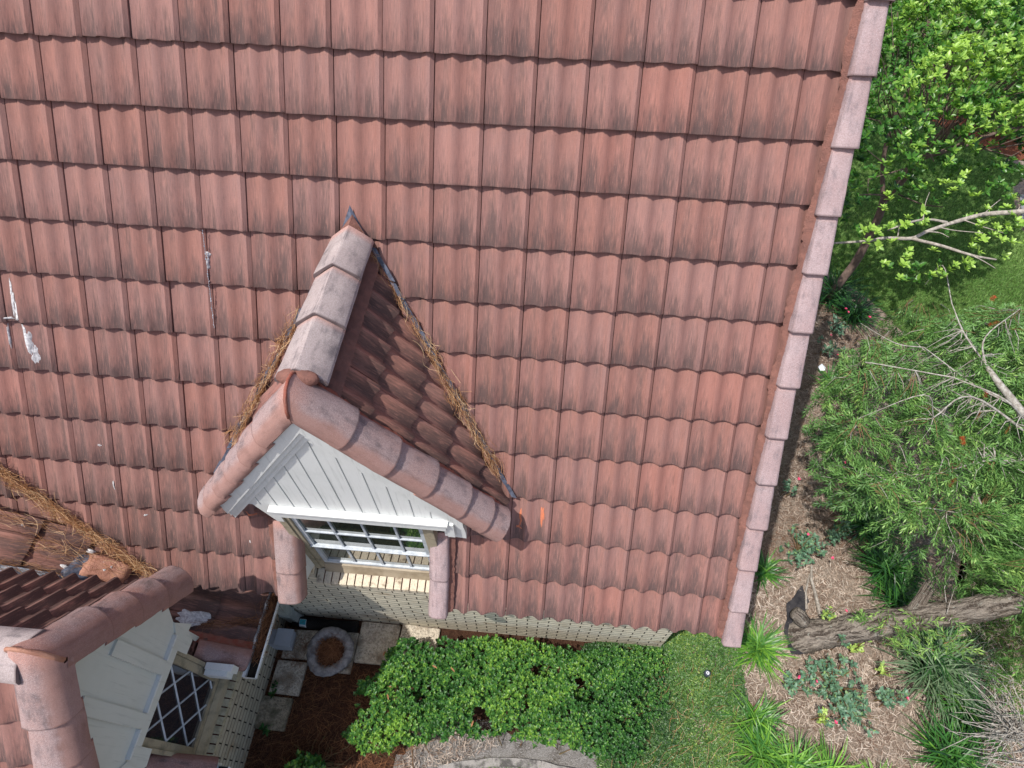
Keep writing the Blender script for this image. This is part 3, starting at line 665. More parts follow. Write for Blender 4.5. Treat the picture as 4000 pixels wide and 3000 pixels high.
# lattice: crossings at y = -2.956,-3.074,-3.195,-3.30 and z = -3.178,-3.355,-3.54,-3.72
ym = -3.0755; zs = .1805; ys = .119
for sgn in (1, -1):
    for c in range(-5, 6):
        # line z = z0 + sgn*(y-ym)*zs/ys + c*2*zs
        pts = []
        f = lambda yy: -3.355 + sgn * (yy - ym) * zs / ys + c * 2 * zs
        y0, y1 = -3.316, -2.847
        inv = lambda zz: ym + (zz + 3.355 - c * 2 * zs) * ys / zs * sgn
        ya, yb = sorted((inv(-3.80), inv(-2.89))); ya, yb = max(ya, y0), min(yb, y1)
        if yb - ya > .02: diag(ya, f(ya), yb, f(yb))
lt.build('lattice', M['alu'], win2)
rm = MB(); rm.box((-4.6, -3.36, -4.0), (-4.55, -2.8, -2.6)); 

# ------------------------------------------------------------ wing roof and dormer
wrows = [(.3575 * j, .3575 * (j + 1)) for j in range(0, 14)][::-1]
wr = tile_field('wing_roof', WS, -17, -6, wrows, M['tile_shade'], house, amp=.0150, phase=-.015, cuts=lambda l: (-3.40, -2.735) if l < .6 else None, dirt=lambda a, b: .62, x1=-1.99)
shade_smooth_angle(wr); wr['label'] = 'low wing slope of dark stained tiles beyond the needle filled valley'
wp = [(a * .92, b) for a, b in gp]
opening_caps(wr, WS, -2.60, -1, [(.42, .0)], M['cap_shade'], .80); opening_caps(wr, WS, -3.545, 1, [(.47, .0)], M['cap_shade'], .90)
mortar('edge_mortar', WS, [(-2.60, .52), (-2.60, .0)], -.03, .06, .05, -.002, M['mortar_red'], wr)
blob('mortar_lump', WS, -2.67, .47, .085, .07, .075, M['mortar'], wr); blob('mortar_lump', WS, -3.43, .50, .08, .07, .07, M['mortar'], wr)
o = blob('sealant_smear', WS, -2.45, .52, .065, .11, .012, M['sealant'], wr, n=40, rag=.28, surf=lambda a, b: .012); o['label'] = 'white sealant smear below the wing dormer'
wg = MB(); gx = -3.845; SL = 1.4286
def gp3(y, z, x=None): return (gx if x is None else x, y, z)
ya = -3.0765; za = -1.62
hw = .60
wg.prism([gp3(ya, za + .05), gp3(ya + hw, za - hw * SL), gp3(ya + hw - .06, za - hw * SL - .13), gp3(-2.62, -2.78), gp3(-2.60, -3.0), gp3(-2.665, -3.14), gp3(-2.765, -3.13), gp3(-2.768, -2.945), gp3(-3.375, -2.945), gp3(-3.378, -3.13), gp3(-3.48, -3.14), gp3(-3.55, -3.0), gp3(-3.53, -2.78), gp3(ya - hw + .06, za - hw * SL - .13), gp3(ya - hw, za - hw * SL)], (-.04, 0, 0))
wgable = wg.build('dormer_gable', M['white_shade'], house); wgable['label'] = 'shaded white panelled gable of the wing dormer'
tp = MB(); e = .018; X1 = gx + e
tp.box((gx, -3.377, -2.945), (X1, -2.770, -2.852))
tp.box((gx, -2.955, -2.8515), (X1, -2.862, -2.20)); tp.box((gx, -3.285, -2.8515), (X1, -3.192, -2.12))
for sg in (1, -1):
    a0, a1 = .0, .155
    tp.prism([gp3(ya, za + .02 - a0 / c55), gp3(ya + sg * .60, za + .02 - .60 * SL - a0 / c55), gp3(ya + sg * .535, za + .02 - .535 * SL - a1 / c55), gp3(ya, za + .02 - a1 / c55)], (e + .003, 0, 0))
    tp.prism([gp3(ya, za + .035), gp3(ya + sg * .60, za + .035 - .60 * SL), gp3(ya + sg * .60, za + .035 - .60 * SL - .07), gp3(ya, za - .035)], (e + .016, 0, 0))
tp.prism([gp3(-2.765, -3.13), gp3(-2.765, -2.80), gp3(-2.735, -2.80), gp3(-2.665, -2.85), gp3(-2.60, -2.93), gp3(-2.665, -3.14)][::1], (e - .004, 0, 0)) if False else None
tp.prism([gp3(-2.685, -2.852), gp3(-2.622, -2.775), gp3(-2.57, -3.02), gp3(-2.655, -3.0)], (e - .006, 0, 0)); tp.prism([gp3(-3.468, -2.852), gp3(-3.53, -2.775), gp3(-3.58, -3.02), gp3(-3.50, -3.0)], (e - .006, 0, 0))
tp.build('panel_frame', M['white_shade'], wgable)
bd = MB()
for y0, y1 in ((-2.86, -2.69), (-3.19, -2.957), (-3.46, -3.287)): bd.box((gx + .0005, y0, -2.8515), (gx + .03, y1, -2.832))
bd.build('panel_bead', M['white'], wgable)
vrows = [(-.50, -.12), (-.81, -.50), (-1.10, -.81)]
srows = vrows + [(-1.40, -1.10), (-1.72, -1.40)]
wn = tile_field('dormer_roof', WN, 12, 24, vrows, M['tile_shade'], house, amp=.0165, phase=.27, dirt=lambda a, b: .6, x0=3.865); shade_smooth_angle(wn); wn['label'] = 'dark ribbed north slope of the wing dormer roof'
wsn = tile_field('dormer_roof', WSO, -24, -12, srows, M['tile'], house, amp=.013, phase=.0, dirt=lambda a, b: .3, x1=-3.865); shade_smooth_angle(wsn)
dk = MB()
slab(WN, 3.85, 7.2, -1.08, -.02, -.10, -.078, dk); slab(WSO, -7.2, -3.85, -1.6, -.02, -.10, -.078, dk); dk.build('roof_deck', M['under'], wn)
ck = MB(); ck.prism([(-3.95, -2.58, -2.45), (-3.95, -2.58, -3.45), (-5.45, -2.58, -2.50), (-5.45, -2.58, -2.45)], (0, -.04, 0)); ck.build('cheek_wall', M['white_shade'], wn)
rp2 = [(-.125, -.085), (-.12, -.06), (-.075, -.01), (-.03, .012), (0, .016), (.03, .012), (.075, -.01), (.12, -.06), (.125, -.085)]
xx = -3.80
while xx > -7:
    cap('ridge_tile', (xx - .40, -3.09, -1.455), (xx, -3.09, -1.455), (0, 1, 0), (0, 0, 1), rp2, M['ridge'], wn, rise=.012); xx -= .38
kw = [(-.012, -.02), (0, .035), (.025, .062), (.07, .076), (.12, .070), (.165, .045), (.20, .01), (.215, -.03), (.220, -.085)]
frw = (np.array((1, 0, 0)), np.array((-3.875, 0, 0)))
rakes(WN, frw, -.01, (.40, .66, .92, 1.18), kw, M['cap_shade'], wn); rakes(WSO, frw, -.01, (.40, .70, 1.0, 1.30), kw, M['cap_lichen'], wsn)
mortar('rake_mortar', WN, [(3.875, -.08), (3.875, -1.18)], .04, -.03, .012, .045, M['mortar'], wn); mortar('rake_mortar', WSO, [(-3.875, -.08), (-3.875, -1.3)], -.04, .03, .012, .045, M['mortar'], wsn)
rd = MB(); rd.tube([(-3.875 + a, -3.09, -1.50 + b / c55 - .006) for a, b in kw[1:-1]], [.012] * 7, 8, rough=.3); rd.build('apex_joint', M['patch'], wn, smooth=True)
blob('scrape_mark', WN, 3.79, -.27, .03, .035, .012, M['scrape'], wn, surf=lambda u, s: .07)
ball('sealant_smear', (-3.705, -2.445, -2.375), .03, M['sealant'], wn, (1, .8, .35), 8, .12)
# mortar patch and flashing where the wing dormer meets the valley
def patch_slab(name, F, pts, h, mat, parent, rag=.006):
    n = 12; V = []; Fc = []; (a, b, c, d) = [np.array(p) for p in pts]
    for i in range(n + 1):
        for j in range(n + 1):
            u, v = i / n, j / n; p = a * (1 - u) * (1 - v) + b * u * (1 - v) + c * u * v + d * (1 - u) * v
            ed = min(u, 1 - u, v, 1 - v); q = min(1, ed * 7); p = p + rng.normal(0, rag * .6, 2)
            V.append(F.p(p[0], p[1], h * q ** .5 + rng.normal(0, rag * .4) + .008 * math.sin(u * 5) * math.cos(v * 4)))
    for i in range(n):
        for j in range(n): o = i * (n + 1) + j; Fc.append((o, o + n + 1, o + n + 2, o + 1))
    return link(name, V, Fc, mat, parent, smooth=True)
inv = lambda X: (-3.6 - X) / math.cos(TW)
o = patch_slab('mortar_patch', WS, [(-2.33, inv(-4.80)), (-2.12, inv(-4.80)), (-2.16, inv(-4.50)), (-2.33, inv(-4.52))], .05, M['patch'], wr); o['label'] = 'orange mortar patch in the wing valley'
patch_slab('valley_flashing', WS, [(-2.40, inv(-4.90)), (-2.15, inv(-4.83)), (-2.15, inv(-4.78)), (-2.40, inv(-4.58))], .030, M['flash'], wr)
o = patch_slab('valley_flashing', WS, [(-2.48, inv(-5.9)), (-2.42, inv(-5.9)), (-2.34, inv(-4.88)), (-2.42, inv(-4.80))], .045, M['flash_pale'], wr, .004)
for (u, X, ru, rs_) in ((-2.37, -4.98, .022, .07), (-2.41, -5.02, .02, .09), (-2.28, -4.88, .018, .03), (-2.20, -4.68, .014, .02), (-2.25, -4.66, .014, .014), (-2.22, -4.63, .014, .014), (-2.14, -4.78, .012, .03), (-2.38, -5.2, .012, .04), (-2.06, -5.2, .01, .014), (-2.30, -4.40, .02, .02)):
    blob('sealant_smear', WS, u, inv(X), ru, rs_, .012, M['sealant'], wr, n=20, rag=.4, surf=lambda a, b: .04 if inv(-4.85) > b else .012)
# gutter along the wing eave
gt = MB()
def gutter(mb, y0, y1, x=-3.60, z=-3.70):
    prof = [(0, 0), (0, -.075), (.075, -.080), (.088, -.045), (.100, -.035), (.100, -.004), (.092, .0), (.092, -.006)]
    V = []
    for yy in (y0, y1): V += [(x + a, yy, z + b) for a, b in prof] + [(x + a * .96 + .002, yy, z + b * .94 - .0005) for a, b in prof][::-1]
    n = len(prof) * 2; mb.add(V, [(i, (i + 1) % n, n + (i + 1) % n, n + i) for i in range(n)])
    mb.add([(x + a, y0, z + b) for a, b in prof[:6]], [tuple(range(6))]); mb.add([(x + a, y1, z + b) for a, b in prof[:6]], [tuple(range(6))[::-1]])
gutter(gt, -2.80, -2.02); gutter(gt, -5.0, -3.42)
gut = gt.build('gutter', M['gutter'], house); gut['label'] = 'white gutter with dark mesh along the wing eave'
gm = MB(); gm.box((-3.595, -2.795, -3.745), (-3.505, -2.03, -3.742)); gm.box((-3.595, -5.0, -3.745), (-3.505, -3.425, -3.742)); gm.build('gutter_mesh', M['void'], gut)
fb = MB(); fb.box((-3.62, -2.80, -3.80), (-3.602, -2.01, -3.70)); fb.box((-3.62, -5.0, -3.80), (-3.602, -3.40, -3.70)); fb.box((-3.842, -2.80, -3.60), (-3.622, -2.75, -3.48)) ; fb.box((-3.842, -2.84, -3.62), (-3.66, -2.78, -3.50)); fb.build('fascia_board', M['white'], wr)
ds = MB(); 
ds.prism([(-3.60, -2.035, -3.785), (-3.51, -2.035, -3.785), (-3.60, -2.035, -4.10), (-3.80, -2.035, -4.30), (-3.80, -2.035, -4.10), (-3.70, -2.035, -4.0)], (0, -.10, 0)) if False else None
def qtube(mb, pts, wx, wy):
    V = []
    for (x, y, z, sx) in pts: V += [(x - wx * sx, y - wy, z), (x + wx * sx, y - wy, z), (x + wx * sx, y + wy, z), (x - wx * sx, y + wy, z)]
    n = len(pts); mb.add(V, [(4 * i + a, 4 * i + (a + 1) % 4, 4 * i + 4 + (a + 1) % 4, 4 * i + 4 + a) for i in range(n - 1) for a in range(4)] + [(3, 2, 1, 0), tuple(4 * n - 4 + a for a in range(4))])
qtube(ds, [(-3.555, -2.07, -3.78, 1), (-3.56, -2.07, -3.86, 1), (-3.72, -2.065, -4.06, 1), (-3.745, -2.06, -4.12, 1), (-3.745, -2.06, -4.66, 1), (-3.735, -2.06, -4.78, 1.1), (-3.71, -2.06, -4.86, 1.2)], .052, .042)
for z in (-4.25, -4.62): ds.box((-3.805, -2.108, z), (-3.685, -2.004, z + .02))
ds.build('downspout', M['spout'], gut)
# ------------------------------------------------------------ ground things beside the wall
pipe = MB(); pp = []; 
for i in range(150):
    x = -3.74 + i * .0045 * 1.0; r = .056 if i % 2 else .049; pp.append((x, -2.075 - .012 * math.sin(i * .02), G + .058 + max(0, (.12 - (x + 3.74)) * .35), r))
pipe.tube([q[:3] for q in pp], [q[3] for q in pp], 16)
pe = empty('drain_pipe', (-3.40, -2.08, G), 'black corrugated drain pipe lying along the foot of the brick wall behind the stone planter', 'drain pipe')
pipe.build('pipe', M['pipe'], pe, smooth=False)
st = MB(); ny = []
for (a0, a1, mm) in ((55, 125, 'sticker_w'),):
    V = []
    for i in range(9):
        th = R(-5 + 100 * i / 8); 
        for x in (-3.655, -3.585): V.append((x, -2.075 - .060 * math.cos(th), G + .085 + .060 * math.sin(th)))
    st.add(V, [(2 * i, 2 * i + 1, 2 * i + 3, 2 * i + 2) for i in range(8)])
stk = st.build('sticker', M['sticker_w'], pe)
st2 = MB(); V = []
for i in range(5):
    th = R(42 + 50 * i / 4)
    for x in (-3.652, -3.588): V.append((x, -2.075 - .0615 * math.cos(th), G + .085 + .0615 * math.sin(th)))
st2.add(V, [(2 * i, 2 * i + 1, 2 * i + 3, 2 * i + 2) for i in range(4)]); st2.build('sticker_print', M['sticker_t'], stk)
st3 = MB()
for a0, xa, xb in ((8, -3.648, -3.60), (16, -3.648, -3.61), (24, -3.645, -3.595), (60, -3.635, -3.605), (72, -3.63, -3.60)):
    V = []
    for th in (R(a0), R(a0 + 3.5)):
        for x in (xa, xb): V.append((x, -2.075 - .0625 * math.cos(th), G + .085 + .0625 * math.sin(th)))
    st3.add(V, [(0, 1, 3, 2)])
st3.build('sticker_print', M['ink'], stk)
ub_ = empty('utility_box', (-3.77, -2.30, G + .2), 'small grey utility box fixed low on the wing wall under the gutter', 'utility box')
b = MB(); b.prism([(-3.842, -2.37, -4.62), (-3.842, -2.37, -4.86), (-3.66, -2.37, -4.84), (-3.625, -2.37, -4.70), (-3.625, -2.37, -4.615), (-3.65, -2.37, -4.60)], (0, .145, 0)); b.build('casing', M['grey_box'], ub_)
b = MB(); b.box((-3.78, -2.378, -4.607), (-3.618, -2.217, -4.592)); b.build('lid', M['grey_box'], ub_)
b = MB(); b.tube([(-3.80, -2.30, -4.86), (-3.80, -2.30, -4.95)], .014, 10); b.build('conduit', M['grey_box'], ub_)
slabs = [((-3.78, -3.36), (-2.43, -2.15), 'slab', 'aggregate paving slab below the grey utility box'), ((-3.80, -3.50), (-2.76, -2.455), 'slab', 'pale aggregate paving slab beside the wing wall, second from the bottom'),
         ((-3.85, -3.55), (-3.07, -2.785), 'slab_d', 'mossy dark paving slab, lowest of the row along the wing wall'), ((-3.435, -3.045), (-2.52, -2.13), 'slab', 'paving slab under the round stone planter'), ((-3.035, -2.63), (-2.41, -2.015), 'slab', 'large sunlit paving slab left of the hedge'),
         ((-2.615, -2.22), (-2.36, -2.01), 'slab', 'paving slab half hidden under the hedge')]
for (x0, x1), (y0, y1), mk, lab in slabs:
    bm = bmesh.new(); bmesh.ops.create_cube(bm, size=1); bmesh.ops.scale(bm, vec=((x1 - x0), (y1 - y0), .05), verts=bm.verts)
    bmesh.ops.bevel(bm, geom=list(bm.edges), offset=.006, segments=2, affect='EDGES'); me = bpy.data.meshes.new('paving_slab'); bm.to_mesh(me); bm.free(); me.materials.append(M[mk])
    o = bpy.data.objects.new('paving_slab', me); C.objects.link(o); o.location = ((x0 + x1) / 2, (y0 + y1) / 2, G + .022); o.rotation_euler = (random.gauss(0, .008), random.gauss(0, .008), random.gauss(0, .015)); tag(o, lab, 'paving slab', 'paving slabs beside the walls')
# scalloped stone planter
pot = empty('stone_planter', (-3.225, -2.375, G + .045), 'round grey cast stone planter with ruffled rim holding brown pine needles', 'planter')
V = []; Fc = []; n = 72
prof = [(.16, .0), (.175, .02), (.14, .06), (.15, .12), (.20, .18), (.232, .225), (.240, .25), (.232, .268), (.20, .278), (.165, .272), (.145, .255), (.13, .22), (.12, .2)]
for j, (r, z) in enumerate(prof):
    for i in range(n):
        th = 2 * math.pi * i / n; fl = math.sin(th * 19 + .5 * math.sin(th * 3)); am = .0025 if 3 < j < 8 else (.005 if j < 10 else .009)
        rr = r * .96 + am * fl + .006 * math.sin(3 * th + 1) + random.gauss(0, .0012); V.append((-3.225 + rr * math.cos(th), -2.375 + rr * math.sin(th), G + .045 + z + .004 * fl * (j > 8)))
m = len(prof)
for j in range(m - 1):
    for i in range(n): Fc.append((j * n + i, j * n + (i + 1) % n, (j + 1) * n + (i + 1) % n, (j + 1) * n + i))
link('bowl', V, Fc, M['stone'], pot, smooth=True)
V = [(-3.225, -2.375, G + .29)] + [(-3.225 + .135 * math.cos(2 * math.pi * i / 24), -2.375 + .135 * math.sin(2 * math.pi * i / 24), G + .262) for i in range(24)]
link('soil', V, [(0, 1 + i, 1 + (i + 1) % 24) for i in range(24)], M['soil'], pot, smooth=True)

# ------------------------------------------------------------ ground
def poly_in(px, py, poly):
    x, y = np.asarray(px), np.asarray(py); ins = np.zeros(x.shape, bool); n = len(poly)
    for i in range(n):
        x1, y1 = poly[i]; x2, y2 = poly[(i + 1) % n]
        c = ((y1 > y) != (y2 > y)) & (x < (x2 - x1) * (y - y1) / (y2 - y1 + 1e-12) + x1); ins ^= c
    return ins
def rag_poly(poly, step=.06, amp=.03):
    out = []
    for i in range(len(poly)):
        a = np.array(poly[i]); b = np.array(poly[(i + 1) % len(poly)]); L = np.linalg.norm(b - a); n = max(1, int(L / step))
        for k in range(n): out.append(tuple(a + (b - a) * k / n + rng.normal(0, amp, 2)))
    return out
def sheet(name, poly, z, mat, rag=True, **kw):
    P = rag_poly(poly, **kw) if rag else poly
    me = bpy.data.meshes.new(name); bm = bmesh.new(); vs = [bm.verts.new((x, y, z)) for x, y in P]; f = bm.faces.new(vs)
    if f.normal.z < 0: f.normal_flip()
    bmesh.ops.triangulate(bm, faces=bm.faces); bm.to_mesh(me); bm.free(); me.materials.append(mat); o = bpy.data.objects.new(name, me); C.objects.link(o); return tag(o, kind='structure')
sheet('ground', [(-90, -90), (90, -90), (90, 90), (-90, 90)], G, M['mulch'], rag=False)
sheet('soil_bed', [(-4.0, -4.4), (-2.2, -4.2), (-2.45, -3.4), (-2.3, -2.9), (-.45, -2.95), (-.45, -1.95), (-3.9, -1.95)], G + .004, M['soil'], amp=.025)
LAWN = [(2.55, 4.2), (2.80, 3.75), (3.02, 3.50), (3.25, 3.27), (3.42, 3.05), (3.60, 2.72), (3.80, 2.3), (3.95, 1.4), (3.8, .2), (3.6, -.6), (3.25, -1.2), (3.1, -1.75), (3.6, -2.6), (6.5, -1.5), (6.2, 4.0), (6.15, 5.0), (6.4, 6.0), (6.95, 6.55), (5.8, 7.45), (4.4, 8.4), (3.0, 9.5), (2.2, 7.0)]
sheet('lawn', LAWN, G + .006, M['lawn_soil'], amp=.02)
sheet('lawn_beyond', [(2.0, 6.6), (6.0, 6.9), (7.3, 6.7), (9.5, 6.5), (24, 10), (20, 30), (-4, 30), (0, 12)], G + .010, M['lawn_soil'], step=.3, amp=.02)
sheet('mulch_strip', [(5.6, 7.9), (6.1, 7.35), (6.95, 6.75), (8.0, 6.3), (9.5, 6.4), (8.2, 7.1), (6.9, 7.6), (6.1, 8.2)], G + .014, M['redmulch'], amp=.04)
sheet('driveway', [(6.25, 4.0), (6.2, 5.0), (6.45, 5.8), (7.4, 6.0), (10, 2), (7.0, 0)], G + .018, M['drive'], step=.5, amp=.01)
sheet('sand_strip', [(-2.5, -3.35), (-2.45, -3.18), (-2.1, -3.02), (-1.63, -2.90), (-1.14, -2.87), (-.66, -2.93), (-.30, -3.04), (-.1, -3.2), (.2, -3.6), (-2.4, -3.7)], G + .014, M['sand'], amp=.012)
ed = MB(); epts = [(-2.45 + .15 * k, -3.125 - .16 * ((-2.45 + .15 * k + 1.2) / .9) ** 2 + random.gauss(0, .008)) for k in range(18)]
for (x0, y0), (x1, y1) in zip(epts[:-1], epts[1:]):
    d = Vector((x1 - x0, y1 - y0, 0)); nn = Vector((-d.y, d.x, 0)).normalized() * .035
    a, b2_ = Vector((x0, y0, G + .015)), Vector((x1, y1, G + .015)); 
    ed.prism([a - nn, b2_ - nn, b2_ + nn, a + nn], (0, 0, .022 + random.random() * .01))
tag(ed.build('garden_edging', M['concrete'], base=(-1.1, -3.1, G)), 'curved stained concrete edging below the hedge at the bottom of the picture', 'edging')

# ------------------------------------------------------------ leaf helpers
OVAL = (np.array([(0, 0, 0), (.36, .5, .05), (.74, .40, .02), (1, 0, -.10), (.74, -.40, .02), (.36, -.5, .05), (.40, 0, -.05), (.75, 0, -.05)], float), [(0, 6, 1), (1, 6, 7), (1, 7, 2), (2, 7, 3), (0, 5, 6), (5, 7, 6), (5, 4, 7), (4, 3, 7)])
DIA = (np.array([(0, 0, 0), (.5, .5, .04), (1, 0, -.08), (.5, -.5, .04)], float), [(0, 3, 1), (3, 2, 1)])
BLADE = (np.array([(0, .5, 0), (0, -.5, 0), (.55, .42, .05), (.55, -.42, .05), (1, 0, -.05)], float), [(0, 1, 3), (0, 3, 2), (2, 3, 4)])
def unit(a): return a / (np.linalg.norm(a, axis=-1, keepdims=True) + 1e-9)
def leaves(name, P, D, N, L, W, T, mat, parent=None, tpl=OVAL, base=None, **kw):
    P = np.asarray(P, float); D = unit(np.asarray(D, float)); S = unit(np.cross(N, D)); N2 = np.cross(D, S); L = np.broadcast_to(L, len(P)); W = np.broadcast_to(W, len(P))
    tv, tf = tpl; k = len(tv)
    V = P[:, None, :] + D[:, None, :] * (tv[None, :, 0, None] * L[:, None, None]) + S[:, None, :] * (tv[None, :, 1, None] * W[:, None, None]) + N2[:, None, :] * (tv[None, :, 2, None] * L[:, None, None])
    F = (np.arange(len(P))[:, None, None] * k + np.array(tf)[None]).reshape(-1, 3)
    return link(name, V.reshape(-1, 3), F, mat, parent, tint=np.repeat(np.clip(T, 0, 1), k), base=base)
def whorls(P, axis, n, L, spread, tint, tj=.12, lj=.2, wr=.45):
    """n leaves radiating round each shoot tip"""
    m = len(P); L = np.broadcast_to(L, m); axis = unit(axis); ref = np.where(np.abs(axis[:, 2:3]) > .9, np.array([[1., 0, 0]]), np.array([[0, 0, 1.]])); a = unit(np.cross(axis, ref)); b = np.cross(axis, a)
    th0 = rng.uniform(0, 6.28, m); out = []
    for i in range(n):
        th = th0 + i * 2.4 + rng.normal(0, .15, m); sp = spread * (1 - .45 * i / n) + rng.normal(0, .12, m)
        rad = a * np.cos(th)[:, None] + b * np.sin(th)[:, None]; d = rad * np.sin(sp)[:, None] + axis * np.cos(sp)[:, None]; nn = axis * np.sin(sp)[:, None] - rad * np.cos(sp)[:, None]
        l = L * (1 - .35 * i / n) * (1 + rng.normal(0, lj, m)); pos = P - axis * (L * .35 * (1 - i / n))[:, None]
        out.append((pos, d, nn, l, l * wr, np.clip(tint + .22 * i / n + rng.normal(0, tj, m), 0, 1)))
    return [np.concatenate([o[k] for o in out]) for k in range(6)]
def rand_in(poly, n):
    a = np.array(poly); lo, hi = a.min(0), a.max(0); out = np.zeros((0, 2))
    while len(out) < n:
        q = rng.uniform(lo, hi, (n * 2, 2)); out = np.r_[out, q[poly_in(q[:, 0], q[:, 1], poly)]]
    return out[:n]
def edge_dist(p, poly):
    d = np.full(len(p), 9.); a = np.array(poly)
    for i in range(len(a)):
        s, e = a[i], a[(i + 1) % len(a)]; v = e - s; t = np.clip(((p - s) @ v) / (v @ v), 0, 1); d = np.minimum(d, np.linalg.norm(p - s - t[:, None] * v, axis=1))
    return d
def vnoise(p, f, seed=0):
    r = np.random.default_rng(seed); o = np.zeros(len(p))
    for k in range(5):
        w_ = r.normal(0, 1, 2); w_ /= np.linalg.norm(w_); o += np.sin((p @ w_) * f * (1 + .5 * k) + r.uniform(0, 6)) / (1 + .3 * k)
    return o / 2.6
def needles(name, P, yaw, L, Wd, mat, parent=None, curve=.12, pitch=.12, tint=None, base=None, **kw):
    n = len(P); k = 4; L = np.broadcast_to(L, n); pi_ = rng.normal(0, pitch, n); cv = rng.normal(0, curve, n); V = np.zeros((n, (k + 1) * 2, 3))
    d = np.c_[np.cos(yaw) * np.cos(pi_), np.sin(yaw) * np.cos(pi_), np.sin(pi_)]; s = np.c_[-np.sin(yaw), np.cos(yaw), np.zeros(n)]; u = np.cross(d, s)
    roll = rng.uniform(0, 3.14, n); w_ = s * np.cos(roll)[:, None] + u * np.sin(roll)[:, None]
    for i in range(k + 1):
        t = i / k - .5; c = P + d * (t * L)[:, None] + s * (cv * L * (t * t * 4 - .5))[:, None]; ww = Wd * (1 if 0 < i < k else .5)
        V[:, 2 * i] = c + w_ * ww / 2; V[:, 2 * i + 1] = c - w_ * ww / 2
    f = np.array([(2 * i, 2 * i + 1, 2 * i + 3, 2 * i + 2) for i in range(k)]); F = (np.arange(n)[:, None, None] * (k + 1) * 2 + f[None]).reshape(-1, 4)
    T = np.clip(rng.normal(.5, .25, n) if tint is None else tint, 0, 1)
    return link(name, V.reshape(-1, 3), F, mat, parent, tint=np.repeat(T, (k + 1) * 2), base=base)

# ---- pine needle drifts lying on the roof
tanM = math.tan(R(PITCH))
def zmain(x, y): return y * tanM
def zdorm(x, y): return -.80 - np.abs(x + 2.6) * 1.4286
def zwing(x, y): return -3.678 - .643 * (x + 3.6)
def drift(name, A, B, n, spread, L, surf, mat, lab, dens=None, yj=.4, hz=.035, wd=.0022, up=.0):
    A, B = np.array(A, float), np.array(B, float); t = rng.uniform(0, 1, n) if dens is None else dens(n)
    p = A + (B - A) * t[:, None]; d = unit(B - A); s = np.array([-d[1], d[0]])
    lump = .6 + .7 * np.abs(vnoise(np.c_[t * 6, t * 0], 3, 3)); off = rng.normal(0, spread, n) * lump; p = p + s * off[:, None]
    z = surf(p[:, 0], p[:, 1]) + up + np.abs(rng.normal(0, hz, n)) * lump * np.exp(-(off / spread) ** 2 / 3)
    yaw = math.atan2(d[1], d[0]) + rng.normal(0, yj, n)
    zz = surf(p[:, 0] + np.cos(yaw) * .05, p[:, 1] + np.sin(yaw) * .05) - surf(p[:, 0] - np.cos(yaw) * .05, p[:, 1] - np.sin(yaw) * .05)
    n_ = len(p); k = 4; Ls = L * rng.uniform(.6, 1.25, n_); V = np.zeros((n_, 10, 3)); slope = zz / .10 + rng.normal(0, .15, n_)
    D = unit(np.c_[np.cos(yaw), np.sin(yaw), slope]); S = unit(np.cross(D, np.tile([0, -.5, .8], (n_, 1)))); U = np.cross(S, D); cv = rng.normal(0, .16, n_); cu = rng.normal(.04, .10, n_); roll = rng.uniform(0, 3.14, n_); w_ = S * np.cos(roll)[:, None] + U * np.sin(roll)[:, None]
    for i in range(5):
        tt = i / k - .5; c = np.c_[p, z] + D * (tt * Ls)[:, None] + S * (cv * Ls * (tt * tt * 4 - .5))[:, None] + U * (np.abs(cu) * Ls * (tt * tt * 4))[:, None]; V[:, 2 * i] = c + w_ * wd / 2; V[:, 2 * i + 1] = c - w_ * wd / 2
    f = np.array([(2 * i, 2 * i + 1, 2 * i + 3, 2 * i + 2) for i in range(k)]); F = (np.arange(n_)[:, None, None] * 10 + f[None]).reshape(-1, 4)
    o = link(name, V.reshape(-1, 3), F, mat, None, tint=np.repeat(np.clip(rng.normal(.55, .25, n_), 0, 1), 10), base=(float(A[0]), float(A[1]), float(surf(A[0], A[1])) ))
    return tag(o, lab, 'pine needles', 'pine needle drifts caught on the roof', 'stuff')
sm = lambda x, y: np.maximum(zmain(x, y), zdorm(x, y)) + .03
drift('pine_needles', (-2.22, -.94), (-1.60, -1.56), 460, .026, .13, sm, M['needle'], 'straw coloured pine needles in the right valley of the front dormer', yj=.35, dens=lambda n: rng.beta(1.6, 1.3, n))
drift('pine_needles', (-2.58, -.62), (-2.2, -.96), 90, .012, .12, sm, M['needle'], 'sparse pine needles at the peak of the front dormer', yj=.35)
drift('pine_needles', (-2.98, -.94), (-3.55, -1.51), 560, .028, .12, sm, M['needle'], 'straw coloured pine needles in the left valley of the front dormer', yj=.6)
swv = lambda x, y: np.maximum(zmain(x, y), zwing(x, y)) + .03
drift('pine_needles', (-5.95, -1.50), (-4.30, -2.24), 1150, .022, .17, swv, M['needle'], 'long drift of pine needles filling the valley above the wing roof', yj=.38, hz=.04, wd=.0024, dens=lambda n: rng.beta(1.1, 1.25, n))
drift('pine_needles', (-5.6, -2.02), (-5.0, -2.05), 130, .045, .17, swv, M['needle'], 'loose pine needles fanned over the wing tiles left of the drift', yj=.3, hz=.012)
drift('pine_needles', (-5.1, -2.17), (-4.55, -2.22), 150, .05, .15, swv, M['needle'], 'scattered pine needles around the orange mortar patch', yj=.6, hz=.03)
drift('pine_needles', (-5.9, -2.42), (-4.85, -2.36), 220, .03, .14, swv, M['needle'], 'pine needles lying along the white flashing behind the wing dormer', yj=.3, hz=.02, up=.04)
sg_ = lambda x, y: np.where(x > -3.6, -3.735, zwing(x, y) + .02)
drift('pine_needles', (-3.56, -2.06), (-3.56, -2.66), 520, .03, .12, sg_, M['needle_d'], 'brown pine needles heaped in the wing gutter', yj=.7, hz=.035)
